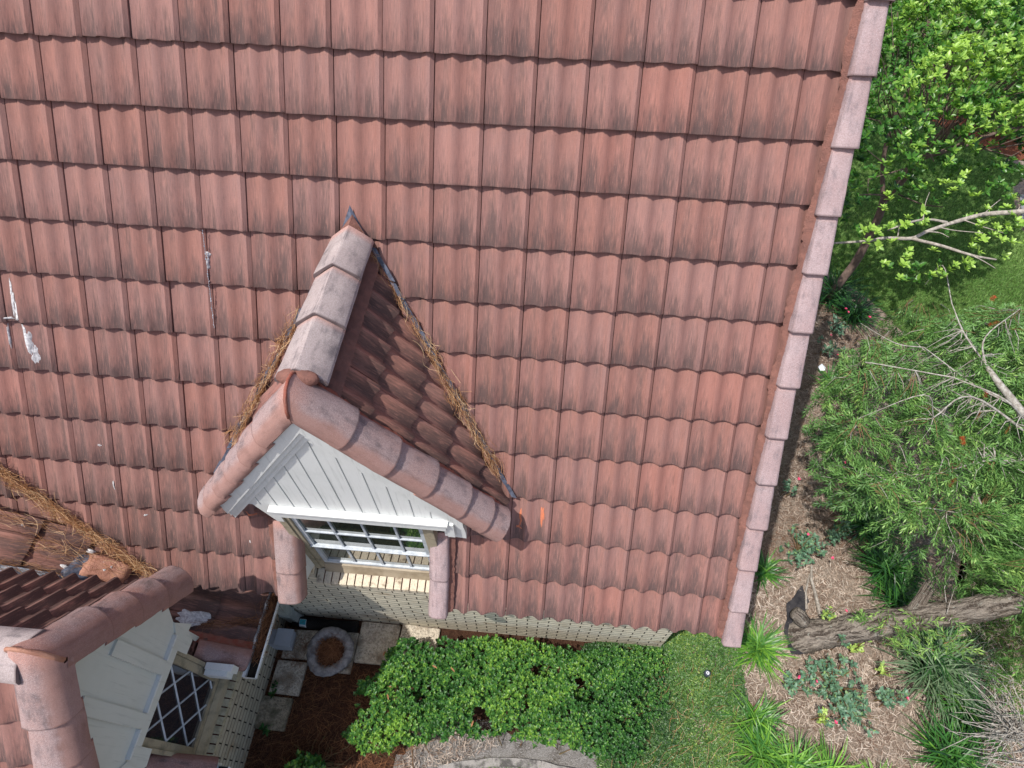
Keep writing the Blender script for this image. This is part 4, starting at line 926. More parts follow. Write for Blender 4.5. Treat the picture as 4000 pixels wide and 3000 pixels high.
drift('pine_needles', (-3.95, -2.50), (-3.60, -2.36), 130, .02, .15, sg_, M['needle_d'], 'brown pine needles trailing over the low wing tiles', yj=.3, hz=.01, up=.01)
P = np.c_[rng.normal(-3.225, .055, 520), rng.normal(-2.375, .055, 520), rng.uniform(G + .28, G + .33, 520)]
o = needles('pine_needles', P, rng.uniform(0, 6.28, 520), rng.uniform(.08, .2, 520), .0026, M['needle_d'], base=(-3.225, -2.375, G + .28)); tag(o, 'brown pine needles filling the stone planter', 'pine needles', None, 'stuff')
q = rand_in([(-3.95, -3.9), (-2.2, -3.9), (-2.3, -2.9), (-2.55, -2.45), (-2.95, -2.45), (-3.85, -2.1)], 5200); P = np.c_[q, G + .012 + rng.uniform(0, .02, len(q)) + .03 * ((q[:, 0] < -3.0) & (q[:, 1] > -2.5))]
o = needles('pine_needles', P, rng.uniform(0, 6.28, len(q)), rng.uniform(.06, .16, len(q)), .0024, M['needle_d'], base=(-3.2, -3, G)); tag(o, 'brown pine straw covering the shaded soil between the walls', 'pine needles', None, 'stuff')

# ---- straw chips on the mulch bed
BED = [(.35, -3.4), (.95, -3.4), (3.8, -3.2), (3.8, -.6), (3.7, 2.2), (3.2, 3.2), (2.7, 3.9), (2.2, 3.6), (1.1, 1.0), (.3, -.5), (.3, -1.7)]
q = rand_in(BED, 52000); q = q[(q[:, 0] < 2.8) | (q[:, 1] < -1.2) | (rng.uniform(0, 1, len(q)) < .35)]
patchy = vnoise(q, 2.2, 5); T = np.clip(rng.normal(.52, .2, len(q)) - .22 * (patchy > .35) - .18 * (q[:, 1] > -.9), 0, 1)
P = np.c_[q, G + .008 + rng.uniform(0, .022, len(q))]
o = needles('straw_mulch', P, rng.normal(.6, 1.1, len(q)), rng.uniform(.03, .085, len(q)), .0048, M['chip'], tint=T, pitch=.2, base=(1.8, -1.5, G)); tag(o, 'pale straw and bark chips covering the flower bed east of the house', 'mulch', None, 'stuff')
q = rand_in([(-2.5, -3.4), (-2.2, -2.9), (-1.6, -2.8), (-1.5, -3.0), (-2.2, -3.3)], 900); q2 = np.r_[q, rand_in([(-.5, -3.3), (.4, -3.2), (.9, -3.2), (.9, -3.0), (-.4, -3.0)], 400)]
P = np.c_[q2, G + .02 + rng.uniform(0, .02, len(q2))]; o = needles('straw_mulch', P, rng.uniform(0, 6.28, len(q2)), .05, .004, M['chip'], base=(-1, -3, G)); tag(o, 'straw litter beside the concrete edging', 'mulch', None, 'stuff')
q = np.r_[rand_in([(1.5, 3.9), (2.7, 3.9), (3.3, 3.1), (3.0, 2.9), (2.1, 3.0)], 10)]

# ---- hedge of small rounded leaves
HP = [(-2.97, -3.12), (-2.80, -2.92), (-2.86, -2.78), (-2.97, -2.62), (-2.74, -2.52), (-2.68, -2.30), (-2.50, -2.16), (-2.3, -2.20), (-1.84, -2.08), (-.96, -2.12), (-.6, -2.06), (0.25, -2.0), (.20, -2.2), (.10, -2.42), (.12, -2.6), (-.08, -2.75), (-.12, -2.95), (-.28, -3.12), (-.93, -3.03), (-1.61, -2.99), (-2.2, -3.10), (-2.68, -3.22)]
def hedge(name, poly, h, nshoot, L, lab, cat, thin=0, mat='hedge', tilt=.35, seed=1, group=None, taper=None):
    c = np.mean(poly, 0); root = empty(name, (float(c[0]), float(c[1]), G), lab, cat, group)
    q = rand_in(poly, nshoot); ed_ = edge_dist(q, poly); nz = vnoise(q, 5, seed); nz2 = vnoise(q, 14, seed + 1)
    keep = (ed_ > .01 + .09 * np.abs(nz2)) & (vnoise(q, 8, seed + 7) < .80); q, ed_, nz, nz2 = q[keep], ed_[keep], nz[keep], nz2[keep]
    top = h * (.72 + .28 * np.minimum(1, ed_ / .18)) + .07 * nz + .035 * nz2
    if taper is not None: tp = np.clip((taper[1] - q[:, 0] + .15 * nz) / (taper[1] - taper[0]), 0, 1); top = .10 + (top - .10) * tp ** .8
    dep = np.abs(rng.normal(0, .07, len(q))); z = G + np.maximum(.04, top - dep); hole = (vnoise(q, 6.5, seed + 4) > .92); z[hole] -= .22
    ax = np.c_[rng.normal(0, tilt, len(q)), rng.normal(0, tilt, len(q)), np.ones(len(q))]
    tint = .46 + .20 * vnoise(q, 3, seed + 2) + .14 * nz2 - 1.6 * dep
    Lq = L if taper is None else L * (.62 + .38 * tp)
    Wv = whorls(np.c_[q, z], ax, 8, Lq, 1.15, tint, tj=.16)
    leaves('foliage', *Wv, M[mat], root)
    tb = MB()
    for i in rng.choice(len(q), min(len(q), 260), replace=False):
        x, y = q[i]; bx, by = x + random.gauss(0, .10), y + random.gauss(0, .10)
        tb.tube([(bx, by, G), ((x + bx) / 2 + random.gauss(0, .02), (y + by) / 2, (G + z[i]) / 2), (x, y, z[i])], [.005, .004, .002], 4, cap=False)
    tb.build('stems', M['stem'], root); return root
hedge('hedge', HP, .50, 6600, .034, 'broad leafy green hedge planted against the sunlit brick wall', 'hedge', taper=(-1.0, .30))
hedge('shrub', [(-3.46, -3.38), (-3.32, -3.22), (-3.10, -3.22), (-2.97, -3.34), (-3.12, -3.6), (-3.5, -3.6)], .36, 300, .045, 'small bright green shrub at the bottom edge near the wing wall', 'shrub')
hedge('shrub', [(-3.78, -3.05), (-3.72, -2.98), (-3.66, -3.03), (-3.70, -3.12)], .12, 12, .05, 'tiny seedling at the foot of the wing wall beside the lowest slab', 'shrub')
hedge('shrub', [(-3.72, -2.80), (-3.66, -2.66), (-3.80, -2.62), (-3.80, -2.80)], .10, 9, .055, 'little broad leaved seedling growing between the wing wall and the paving slabs', 'shrub')
# fallen orange leaves caught on the hedge
fl = empty('dead_leaves', (-1.5, -2.5, G + .5), 'a few curled orange dead leaves lying on top of the hedge', 'dead leaves')
pts = np.array([(-2.0, -2.46, G + .56), (-2.12, -2.48, G + .55), (-2.55, -2.66, G + .50), (-2.55, -2.72, G + .50), (-2.35, -2.9, G + .42), (-1.75, -2.93, G + .55), (-2.64, -2.36, G + .5)])
leaves('leaf', pts, rng.normal(0, 1, (7, 3)) * (1, 1, .2), np.tile([0, 0, 1.], (7, 1)), .06, .016, np.full(7, .35), M['needle'], fl)
# ground cover
CV = [(-.75, -2.05), (-.50, -1.97), (.16, -1.80), (.90, -1.72), (.84, -2.5), (.80, -3.4), (-.42, -3.4), (-.6, -3.05), (-.62, -2.6)]
q = rand_in(CV, 46000); z = G + .05 + .03 * vnoise(q, 4, 9) + .015 * vnoise(q, 15, 10) + rng.uniform(-.02, .02, len(q))
q3 = np.c_[q, z]; n = len(q); D = rng.normal(0, 1, (n, 3)); D[:, 2] = np.abs(D[:, 2]) * .5 + .05; T = .34 + .22 * vnoise(q, 2.2, 11) + .12 * vnoise(q, 9, 4) + rng.normal(0, .16, n) + .10 * (q[:, 0] > .1)
o = leaves('ground_cover', q3, D, np.tile([0, 0, 1.], (n, 1)) + rng.normal(0, .3, (n, 3)), rng.uniform(.016, .030, n), rng.uniform(.009, .015, n), T, M['cover'], base=(.2, -2.4, G)); tag(o, 'clipped mat of tiny leaved ground cover at the corner of the house', 'ground cover', None, 'stuff')
q = rand_in([(-.45, -2.2), (.8, -2.1), (.78, -3.3), (-.4, -3.3)], 260); o = needles('pine_needles', np.c_[q, np.full(len(q), G + .10)], rng.normal(.9, .5, len(q)), rng.uniform(.06, .18, len(q)), .0022, M['needle'], base=(.2, -2.6, G + .1)); tag(o, 'few dry needles lying on the ground cover mat', 'pine needles', None, 'stuff')
# landscape light with pale ring
spk = empty('ground_light', (.51, -2.20, G), 'small round dark garden fitting with a white ring in the ground cover', 'garden fitting')
b = MB(); b.tube([(.49, -2.21, G), (.49, -2.21, G + .105)], .030, 18); b.tube([(.49, -2.21, G + .105), (.49, -2.21, G + .112)], [.030, .026], 18); b.build('body', M['ink'], spk)
b = MB(); V = []
for i in range(20):
    th = 2 * math.pi * i / 20; V += [(.49 + .015 * math.cos(th), -2.21 + .015 * math.sin(th), G + .1135), (.49 + .008 * math.cos(th), -2.21 + .008 * math.sin(th), G + .1135)]
b.add(V, [(2 * i, 2 * ((i + 1) % 20), 2 * ((i + 1) % 20) + 1, 2 * i + 1) for i in range(20)]); b.build('ring', M['ring'], spk)

# ---- lawn blades
def lawn_blades(poly, n, h, tint0, lab, base, lo=.5):
    q = rand_in(poly, n); D = np.c_[rng.normal(0, .55, n), rng.normal(0, .55, n), np.ones(n)]; T = tint0 + .16 * vnoise(q, 1.6, 21) + rng.normal(0, .14, n)
    o = leaves('grass', np.c_[q, np.full(n, G + .006)], D, rng.normal(0, 1, (n, 3)), h * rng.uniform(.5, 1.2, n), .006, T, M['grass'], tpl=BLADE, base=base); return tag(o, lab, 'grass', None, 'stuff')
near = [p for p in LAWN]
lawn_blades([(2.55, 4.2), (2.80, 3.75), (3.02, 3.50), (3.25, 3.27), (3.42, 3.05), (3.60, 2.72), (3.80, 2.3), (4.3, 1.4), (6.2, 1.6), (6.2, 4.0), (6.15, 5.0), (6.4, 6.0), (6.9, 6.5), (5.8, 7.4), (4.4, 8.4), (3.2, 8.6), (2.4, 6.0)], 120000, .055, .64, 'mown green lawn beyond the flower bed', (4, 4, G))
lawn_blades([(3.6, -.6), (3.25, -1.2), (3.1, -1.75), (3.6, -2.6), (4.6, -2.4), (4.6, 0)], 12000, .055, .60, 'patch of lawn showing behind the bottlebrush trunk', (3.6, -1.6, G))
lawn_blades([(-1.6, -3.12), (-1.1, -3.12), (-.62, -3.17), (-.3, -3.35), (-.3, -3.6), (-2.2, -3.6), (-2.1, -3.3)], 5000, .05, .7, 'strip of grass below the concrete edging at the bottom edge', (-1.1, -3.3, G))

# ---- strap leaved clumps
def clump(x, y, rad, n, lab, mat='strap', tint=.5, wid=.013, hh=.55):
    root = empty('strap_leaf_clump', (x, y, G), lab, 'grassy plant', 'strap leaved clumps in the flower bed')
    k = 6; yaw = rng.uniform(0, 6.28, n); L = rad * 1.35 * rng.uniform(.6, 1.15, n); el = rng.uniform(.35, 1.35, n); V = np.zeros((n, (k + 1) * 2, 3)); p0 = np.c_[x + rng.normal(0, rad * .16, n), y + rng.normal(0, rad * .16, n), np.full(n, G)]
    dr_ = np.c_[np.cos(yaw), np.sin(yaw), np.zeros(n)]; sd_ = np.c_[-np.sin(yaw), np.cos(yaw), np.zeros(n)]; sd_ = sd_ + rng.normal(0, .25, (n, 3)); sd_ = unit(sd_)
    pos = p0.copy()
    for i in range(k + 1):
        t = i / k; a = el * (1 - 1.25 * t ** 1.3); w_ = wid * (1 - t ** 3) * .5 + .0008
        V[:, 2 * i] = pos + sd_ * w_; V[:, 2 * i + 1] = pos - sd_ * w_
        pos = pos + (dr_ * np.cos(a)[:, None] + np.array([0, 0, 1.]) * np.sin(a)[:, None]) * (L / k)[:, None]
        pos[:, 2] = np.maximum(pos[:, 2], G + .02)
    f = np.array([(2 * i, 2 * i + 1, 2 * i + 3, 2 * i + 2) for i in range(k)]); F = (np.arange(n)[:, None, None] * (k + 1) * 2 + f[None]).reshape(-1, 4)
    T = np.clip(tint + rng.normal(0, .15, n), 0, 1); link('leaves', V.reshape(-1, 3), F, M[mat], root, tint=np.repeat(T, (k + 1) * 2))
    V = [(x + .05 * math.cos(i), y + .05 * math.sin(i), G + .002) for i in np.linspace(0, 6.28, 9)[:8]] + [(x, y, G + .05)]
    link('crown', V, [(i, (i + 1) % 8, 8) for i in range(8)], M['stem'], root); return root
cl = [(1.03, -1.92, .27, 190, 'bright green strap leaved clump right beside the lowest verge tile', 'strap', .66), (.93, -2.58, .24, 130, 'light green strap leaved clump at the ground cover edge, middle of the column', 'strap', .66),
      (.95, -2.85, .25, 130, 'light green strap leaved clump in the corner where ground cover meets the straw bed', 'strap', .66), (1.20, -2.95, .28, 130, 'bright strap leaved clump in the bottom row, second from the ground cover', 'strap', .68), (1.50, -3.0, .27, 120, 'bright strap leaved clump in the bottom row, third from the ground cover', 'strap', .66),
      (1.93, -3.05, .22, 90, 'yellow green strap leaved clump in the bottom row, fourth from the ground cover', 'strap', .78), (2.28, -3.05, .20, 70, 'small strap leaved clump in the bottom row left of the dark one', 'strap', .6),
      (2.66, -2.72, .36, 190, 'dark green strap leaved clump at the lower right below the bare twigs', 'strap', .42), (2.72, -1.98, .46, 260, 'large grey green strap leaved clump right of the big trunk', 'strap_grey', .55), (2.72, -1.78, .40, 150, 'dark strap leaved clump just behind the big trunk', 'strap', .28),
      (2.95, -2.32, .36, 170, 'mid green strap leaved clump below the grey green one', 'strap', .50), (2.52, -.98, .38, 230, 'large dark strap leaved clump left of the leaning limb', 'strap', .34), (2.45, -.48, .36, 190, 'dark strap leaved clump under the bottlebrush edge', 'strap', .27),
      (2.57, -1.30, .30, 130, 'dark strap leaved clump under the leaning limb', 'strap', .36), (1.22, -1.10, .20, 100, 'small strap leaved clump half hidden by the verge tiles', 'strap', .52), (2.80, 3.12, .42, 190, 'dark blue green strap leaved clump at the foot of the slender tree', 'strap', .22),
      (3.02, 2.78, .38, 170, 'dark strap leaved clump beside the lawn edge', 'strap', .24), (2.45, 1.50, .26, 120, 'mid green strap leaved clump next to the white litter', 'strap', .50), (2.50, .10, .34, 130, 'shaded strap leaved clump under the left edge of the bottlebrush', 'strap', .20), (2.25, .55, .22, 70, 'narrow strap leaved clump in the gap between roof and bottlebrush', 'strap', .35)]
for c_ in cl: clump(*c_[:3], int(c_[3]), c_[4], c_[5], c_[6])

# ---- roses
def rose(x, y, r, n, lab, tint=.40, h=.35, flowers=()):
    root = empty('rose_bush', (x, y, G), lab, 'rose bush', 'rose bushes in the straw bed')
    tb = MB(); tips = []
    for i in range(max(4, n // 5)):
        a = random.uniform(0, 6.28); rr = r * random.uniform(.2, 1.0); hz = h * random.uniform(.5, 1.1); t = (x + rr * math.cos(a), y + rr * math.sin(a), G + hz); tips.append(t)
        tb.tube([(x + random.gauss(0, .03), y + random.gauss(0, .03), G), ((x + t[0]) / 2, (y + t[1]) / 2, G + hz * .6), t], [.005, .004, .002], 5, cap=False)
    tb.build('canes', M['stem'], root); tips = np.array(tips); idx = rng.integers(0, len(tips), n); f = rng.uniform(.45, 1, n)
    P = np.array((x, y, G)) * (1 - f)[:, None] + tips[idx] * f[:, None] + rng.normal(0, r * .16, (n, 3)) * (1, 1, .6); P[:, 2] = np.maximum(P[:, 2], G + .03)
    ax = np.c_[rng.normal(0, .5, n), rng.normal(0, .5, n), np.ones(n)]
    leaves('foliage', *whorls(P, ax, 5, .042, 1.35, np.full(n, tint), tj=.1, wr=.55), M['rose_leaf'], root)
    for (fx, fy, fz) in flowers:
        leaves('flower', *whorls(np.array([(fx, fy, G + fz)]), np.array([(random.gauss(0, .3), random.gauss(0, .3), 1.)]), 9, .020, 1.1, np.array([.5]), wr=.95), M['petal'], root)
rose(1.62, -.86, .26, 90, 'bluish leaved rose bush with pink blooms near the verge, beside the stump', flowers=((1.61, -.79, .4), (1.84, -1.01, .35)))
rose(2.05, -.62, .16, 28, 'small blue green rose spray left of the dark strap clump', flowers=((2.19, .13, .4),))
rose(2.07, -.24, .12, 14, 'fresh green rose shoot in the shaded part of the bed', tint=.62)
rose(1.72, -2.20, .34, 120, 'wide bluish rose bush in the middle of the straw bed', flowers=((1.43, -2.25, .38),))
rose(1.80, -2.46, .24, 80, 'grey green rose bush at the lower end of the straw bed')
rose(1.34, -2.27, .17, 30, 'small rose with one bright pink bloom near the ground cover', flowers=((1.26, -2.23, .4),))
rose(2.16, -2.30, .17, 28, 'thin rose shoot right of the wide bush', flowers=((2.23, -2.32, .4),))
rose(2.20, -2.06, .08, 9, 'yellow green rose tip left of the grey green clump', tint=.95); rose(1.52, -2.54, .09, 10, 'yellow green rose tip with a pink bloom at the lower end of the bed', tint=.95, flowers=((1.52, -2.58, .42),))
rose(1.97, -1.86, .11, 13, 'rose shoot with a red bloom just below the trunk', tint=.85, h=.45, flowers=((1.94, -1.83, .5),)); rose(1.74, -1.60, .12, 15, 'rose shoot with a red bloom above the trunk', tint=.75, h=.5, flowers=((1.79, -1.60, .5),))
rose(1.78, -1.84, .10, 12, 'bluish rose shoot leaning over the trunk', h=.5)
rose(2.68, 2.46, .20, 36, 'shaded rose bush with pink blooms beside the dark clump near the lawn', tint=.25, flowers=((2.71, 2.53, .42), (2.74, 2.49, .40), (3.01, 2.42, .4)))
rose(2.44, 2.0, .18, 26, 'shaded rose bush with red blooms between verge and bottlebrush', tint=.3, flowers=((2.42, 2.05, .4), (2.44, 1.72, .4)))
rose(1.58, -.16, .12, 14, 'faint rose shoot in the verge shadow', tint=.3, flowers=((1.65, -.10, .35),))
# fabric, dead branch, stump, litter
o = sheet('weed_fabric', [(1.60, -1.22), (1.42, -1.44), (1.33, -1.72), (1.38, -1.95), (1.52, -1.92), (1.50, -1.6), (1.66, -1.4)], G + .036, M['mat'], amp=.010); del o['kind']; tag(o, 'torn black weed fabric exposed around the foot of the big trunk', 'weed fabric')
b = MB(); b.tube([(1.74, -1.0, G + .05), (1.70, -1.16, G + .07), (1.72, -1.30, G + .06), (1.73, -1.52, G + .05)], [.008, .014, .016, .02], 7, rough=.2); b.tube([(1.70, -1.10, G + .05), (1.62, -1.30, G + .06), (1.60, -1.48, G + .05)], [.006, .01, .012], 6, rough=.2)
tag(b.build('dead_branch', M['bark_pale'], base=(1.72, -1.3, G)), 'pale dead branch lying on the straw above the trunk foot', 'branch')
b = MB(); b.add([(2.33 + a, 1.67 + c, G + .10 + d) for a, c, d in ((0, 0, 0), (.06, .01, .01), (.08, .07, 0), (.03, .11, .02), (-.02, .07, 0), (.03, .06, .035))], [(0, 1, 5), (1, 2, 5), (2, 3, 5), (3, 4, 5), (4, 0, 5)]); tag(b.build('litter', M['paper'], base=(2.33, 1.67, G + .1)), 'crumpled white scrap of litter near the roof verge', 'litter')

# ------------------------------------------------------------ trees
def trunk_tube(mb, pts, n=12, k=6, rough=.05):
    s = smooth_path(pts, k); mb.tube([q[:3] for q in s], [q[3] for q in s], n, rough=rough)
bb = empty('bottlebrush_tree', (1.52, -1.76, G), 'leaning bottlebrush tree with gnarled grey trunk, narrow leaves and red flower spikes', 'tree')
t = MB(); trunk_tube(t, [(1.50, -1.76, -5.0, .18), (1.60, -1.75, -4.85, .155), (1.78, -1.74, -4.68, .128), (1.98, -1.72, -4.40, .132), (2.28, -1.71, -4.05, .108), (2.60, -1.70, -3.65, .108), (2.93, -1.60, -3.3, .10), (3.25, -1.1, -3.1, .075)], 20, 9, .085)
trunk_tube(t, [(2.20, -1.70, -4.12, .06), (2.30, -1.52, -3.92, .052), (2.40, -1.32, -3.70, .046), (2.50, -1.08, -3.45, .040), (2.62, -.8, -3.3, .032)], 10, 5, .08)
trunk_tube(t, [(1.50, -1.66, -4.75, .07), (1.42, -1.60, -4.70, .075), (1.38, -1.57, -4.68, .05)], 12, 3, .15)
tr_ = t.build('trunk', M['bark'], bb, smooth=True)
HUB = np.array((3.10, -.55, -3.20))
BP = [(1.20, -.46), (1.38, .27), (1.82, .94), (2.53, 1.44), (2.97, 1.30), (4.5, 1.75), (4.6, -.5), (3.4, -2.2), (2.75, -2.55), (2.35, -2.42), (2.42, -2.15), (2.62, -1.98), (2.55, -1.75), (2.17, -1.58), (2.02, -1.45), (1.75, -1.40), (1.46, -1.34), (1.36, -.96), (1.18, -.73)]
limbs = MB(); nodes = []
def limb(p0, p1, r0, r1, wob=.05, k=5, keep=True):
    p0, p1 = np.array(p0, float), np.array(p1, float); mid = (p0 + p1) / 2 + rng.normal(0, wob, 3) + np.array((0, 0, .08)); s = smooth_path([(*p0, r0), (*mid, (r0 + r1) / 2), (*p1, r1)], k); limbs.tube([q[:3] for q in s], [q[3] for q in s], 6, cap=False, rough=.12)
    if keep: nodes.extend([q[:3] for q in s[2:]])
trunk_tube(limbs, [(3.20, -1.15, -3.12, .075), (3.22, -.7, -3.15, .055), (3.08, -.15, -3.0, .040), (2.86, .12, -2.86, .030), (2.72, .34, -2.78, .018)], 8, 4, .05)
for (a, b_, r0) in (((3.10, -.2, -3.02), (2.35, .05, -2.72), .026), ((3.0, -.05, -2.95), (2.2, .40, -2.74), .024), ((2.9, .1, -2.88), (2.6, .95, -2.70), .022), ((3.15, -.35, -3.05), (2.1, -.35, -2.80), .026), ((3.2, -.6, -3.12), (2.05, -.85, -2.9), .026), ((2.75, .3, -2.80), (3.2, .9, -2.66), .02), ((3.1, -.2, -3.02), (3.6, .5, -2.7), .024), ((3.2, -.7, -3.12), (3.8, -.6, -2.8), .024),
                    ((3.2, -1.1, -3.12), (2.7, -1.6, -2.9), .03), ((2.9, -1.6, -3.3), (2.55, -2.1, -3.0), .026), ((3.2, -1.1, -3.1), (3.5, -1.6, -2.8), .026), ((2.62, -.8, -3.3), (1.9, -1.1, -3.05), .022), ((2.35, .05, -2.72), (1.7, .2, -2.80), .014), ((2.1, -.35, -2.8), (1.5, -.35, -2.9), .014), ((2.2, .4, -2.74), (1.75, .75, -2.85), .013), ((2.05, -.85, -2.9), (1.5, -.95, -3.0), .013), ((2.6, .95, -2.7), (2.5, 1.3, -2.8), .012)):
    limb(a, b_, r0 * .48, r0 * .20, .13)
nodes = np.array(nodes)
q = rand_in(BP, 4900); ed_ = edge_dist(q, BP); q = q[ed_ > .09 + .05 * vnoise(q, 6, 77)]; ed_ = edge_dist(q, BP); nz = vnoise(q, 4, 31)
tipz = -3.05 + .16 * nz + .20 * np.minimum(1, ed_ / .5) - .10; lay = rng.choice([0, 1, 2], len(q), p=[.50, .30, .20]); tipz = tipz - lay * .28 - rng.uniform(0, .08, len(q))
gap = (vnoise(q, 5.5, 33) > .72) & (lay == 0); q, tipz, lay = q[~gap], tipz[~gap], lay[~gap]
tips = np.c_[q, tipz]; PP = []; DD = []; NNn = []; LL = []; TT = []; barety = vnoise(q, 2.0, 37)
xt = np.array([(1.95, -1.78, -4.12), (2.05, -1.86, -4.02), (1.90, -1.70, -4.10), (2.12, -1.92, -3.95), (2.2, -1.95, -3.88), (2.0, -1.92, -4.05), (2.3, -2.0, -3.8), (2.08, -1.80, -3.95), (2.25, -1.86, -3.8), (2.42, -2.05, -3.7), (2.15, -2.03, -3.95), (1.82, -1.72, -4.25), (2.35, -1.92, -3.72), (2.0, -2.0, -4.1)]); xt = np.r_[xt, xt + rng.normal(0, .05, xt.shape), xt + rng.normal(0, .06, xt.shape)]
q = np.r_[q, xt[:, :2]]; tips = np.r_[tips, xt]; lay = np.r_[lay, np.full(len(xt), 0)]; barety = np.r_[barety, np.ones(len(xt))]; nodes = np.r_[nodes, xt - (.10, 0, .12)]
shoots = MB(); core = np.exp(-((q[:, 0] - 2.75) ** 2 + (q[:, 1] - .15) ** 2) / .35)
for i, tp_ in enumerate(tips):
    j = np.argmin(((nodes - tp_) ** 2).sum(1) + rng.uniform(0, .05, len(nodes))); nd = nodes[j]; v = tp_ - nd; L = np.linalg.norm(v)
    LM = .42 if core[i] > .35 else .24
    if L > LM: nd = tp_ - v / L * LM
    mid = (nd + tp_) / 2 + np.array((rng.normal(0, .03), rng.normal(0, .03), .03))
    if core[i] > .25 and i % 3 == 0: limbs.tube([nd, mid, tp_], [.0055, .0038, .0018], 4, cap=False)
    elif i % 3 == 0 and lay[i] == 0: shoots.tube([nd, mid, tp_], [.0034, .0026, .0014], 3, cap=False)
    elif i % 7 == 0: limbs.tube([nd, mid, tp_], [.0040, .003, .0015], 4, cap=False)
    d = unit(tp_ - mid); d = unit(d + np.array((0, 0, .45))); n = 20 if rng.uniform() > core[i] * .7 else 5; shl = rng.uniform(.11, .19); a = unit(np.cross(d, (0, 0, 1.0001))); b_ = np.cross(d, a); base_t = .38 + .2 * barety[i] * .6 - .12 * lay[i] + rng.normal(0, .08)
    for m_ in range(n):
        f = m_ / n; th = m_ * 2.4; rad = a * math.cos(th) + b_ * math.sin(th); sp = 1.05 - .55 * f
        PP.append(tp_ + d * (f - .75) * shl); DD.append(rad * math.sin(sp) + d * math.cos(sp)); NNn.append(d * math.sin(sp) - rad * math.cos(sp)); LL.append(.070 * (1 - .3 * f) * rng.uniform(.8, 1.15)); TT.append(base_t + .35 * f + rng.normal(0, .06))
limbs.build('branches', M['twig'], bb, smooth=True); shoots.build('shoots', M['stem'], bb)
leaves('foliage', PP, DD, NNn, np.array(LL), .0118, np.array(TT), M['bottle'], bb, tpl=DIA)
for (x, y, z, ax_, len_) in ((2.78, .62, -2.72, (.8, .2, .3), .10), (2.93, .56, -2.68, (.8, -.3, .3), .11), (2.95, .98, -2.75, (.2, .2, 1), .05), (3.02, .12, -2.85, (.6, .2, .5), .09), (3.2, .0, -2.9, (.6, -.2, .5), .1), (2.1, -.97, -3.0, (.3, .5, .6), .09), (2.62, -.1, -2.9, (.3, .8, .3), .08), (2.5, -.32, -2.95, (.2, .5, .5), .09), (2.75, -.4, -3.0, (.3, .5, .6), .08), (2.35, -.55, -3.0, (-.3, .5, .6), .08)):
    n = 150; d = unit(np.array(ax_, float)); a = unit(np.cross(d, (.1, .2, 1))); b_ = np.cross(d, a); th = rng.uniform(0, 6.28, n); f = rng.uniform(0, 1, n); rad = a * np.cos(th)[:, None] + b_ * np.sin(th)[:, None]
    leaves('flower_spike', np.array((x, y, z + .10)) + d * (f * len_)[:, None], rad + d * .25, np.tile(d, (n, 1)) + .01, .026, .0022, np.clip(rng.normal(.4, .25, n), 0, 1), M['red'], bb, tpl=DIA)

def crown_tree(root, P, ax, n, L, tint, mat='tree', wr=.46): return leaves('foliage', *whorls(P, ax, n, L, 1.2, tint, tj=.12, wr=wr), M[mat], root)
tr1 = empty('broadleaf_tree', (2.78, 3.14, G), 'slender brown trunked tree with dense glossy green crown over the lawn', 'tree')
t = MB(); trunk_tube(t, [(2.72, 3.06, -5.0, .075), (2.80, 3.16, -4.8, .062), (2.94, 3.30, -4.3, .055), (2.95, 3.40, -3.7, .05), (2.87, 3.39, -3.35, .048)], 10, 6, .06)
trunk_tube(t, [(2.87, 3.39, -3.38, .036), (2.84, 3.19, -2.9, .034), (2.79, 3.05, -2.5, .03), (3.05, 2.95, -2.3, .024), (3.4, 3.0, -2.1, .015)], 8, 6, .05)
trunk_tube(t, [(2.90, 3.38, -3.35, .034), (2.93, 3.36, -2.8, .03), (3.11, 3.20, -2.5, .026), (3.4, 3.15, -2.25, .02), (3.9, 3.2, -2.1, .015)], 8, 6, .05); trunk_tube(t, [(2.93, 3.38, -3.5, .03), (2.7, 3.6, -2.9, .026), (2.6, 3.7, -2.3, .02), (2.6, 3.6, -1.9, .014)], 7, 5, .05)
trunk_tube(t, [(2.9, 3.38, -3.3, .012), (2.6, 3.2, -3.15, .010), (2.35, 3.1, -3.1, .007)], 6, 4); trunk_tube(t, [(2.95, 3.3, -3.2, .010), (3.1, 3.0, -3.1, .008), (3.15, 2.7, -2.9, .005)], 6, 4)
t.build('trunk', M['bark_s'], tr1, smooth=True)
CP = [(1.85, 4.0), (2.4, 5.9), (3.2, 7.2), (6.2, 7.6), (5.2, 4.2), (4.4, 3.2), (3.7, 2.85), (2.95, 2.55), (2.65, 2.25), (2.42, 2.43), (2.05, 1.95), (1.77, 1.74), (1.55, 1.50), (1.42, 1.63), (1.46, 2.08), (1.66, 3.07)]
q = rand_in(CP, 6200); ed_ = edge_dist(q, CP); nz = vnoise(q, 2.6, 41); nz2 = vnoise(q, 7, 42); dome = .75 * np.minimum(1, ed_ / 1.0) ** .7
z = -1.85 + dome * .9 + .22 * nz + .10 * nz2 - np.abs(rng.normal(0, .28, len(q))); keep = ~((vnoise(q, 3.3, 43) > .50) & (rng.uniform(0, 1, len(q)) < .85)) & ~((q[:, 1] < 2.5) & (rng.uniform(0, 1, len(q)) < .35)); q, z, nz, nz2 = q[keep], z[keep], nz[keep], nz2[keep]
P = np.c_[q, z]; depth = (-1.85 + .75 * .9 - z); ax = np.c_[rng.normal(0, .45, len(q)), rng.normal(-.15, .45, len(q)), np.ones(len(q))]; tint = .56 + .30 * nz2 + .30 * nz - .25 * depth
crown_tree(tr1, P, ax, 8, .068, tint)
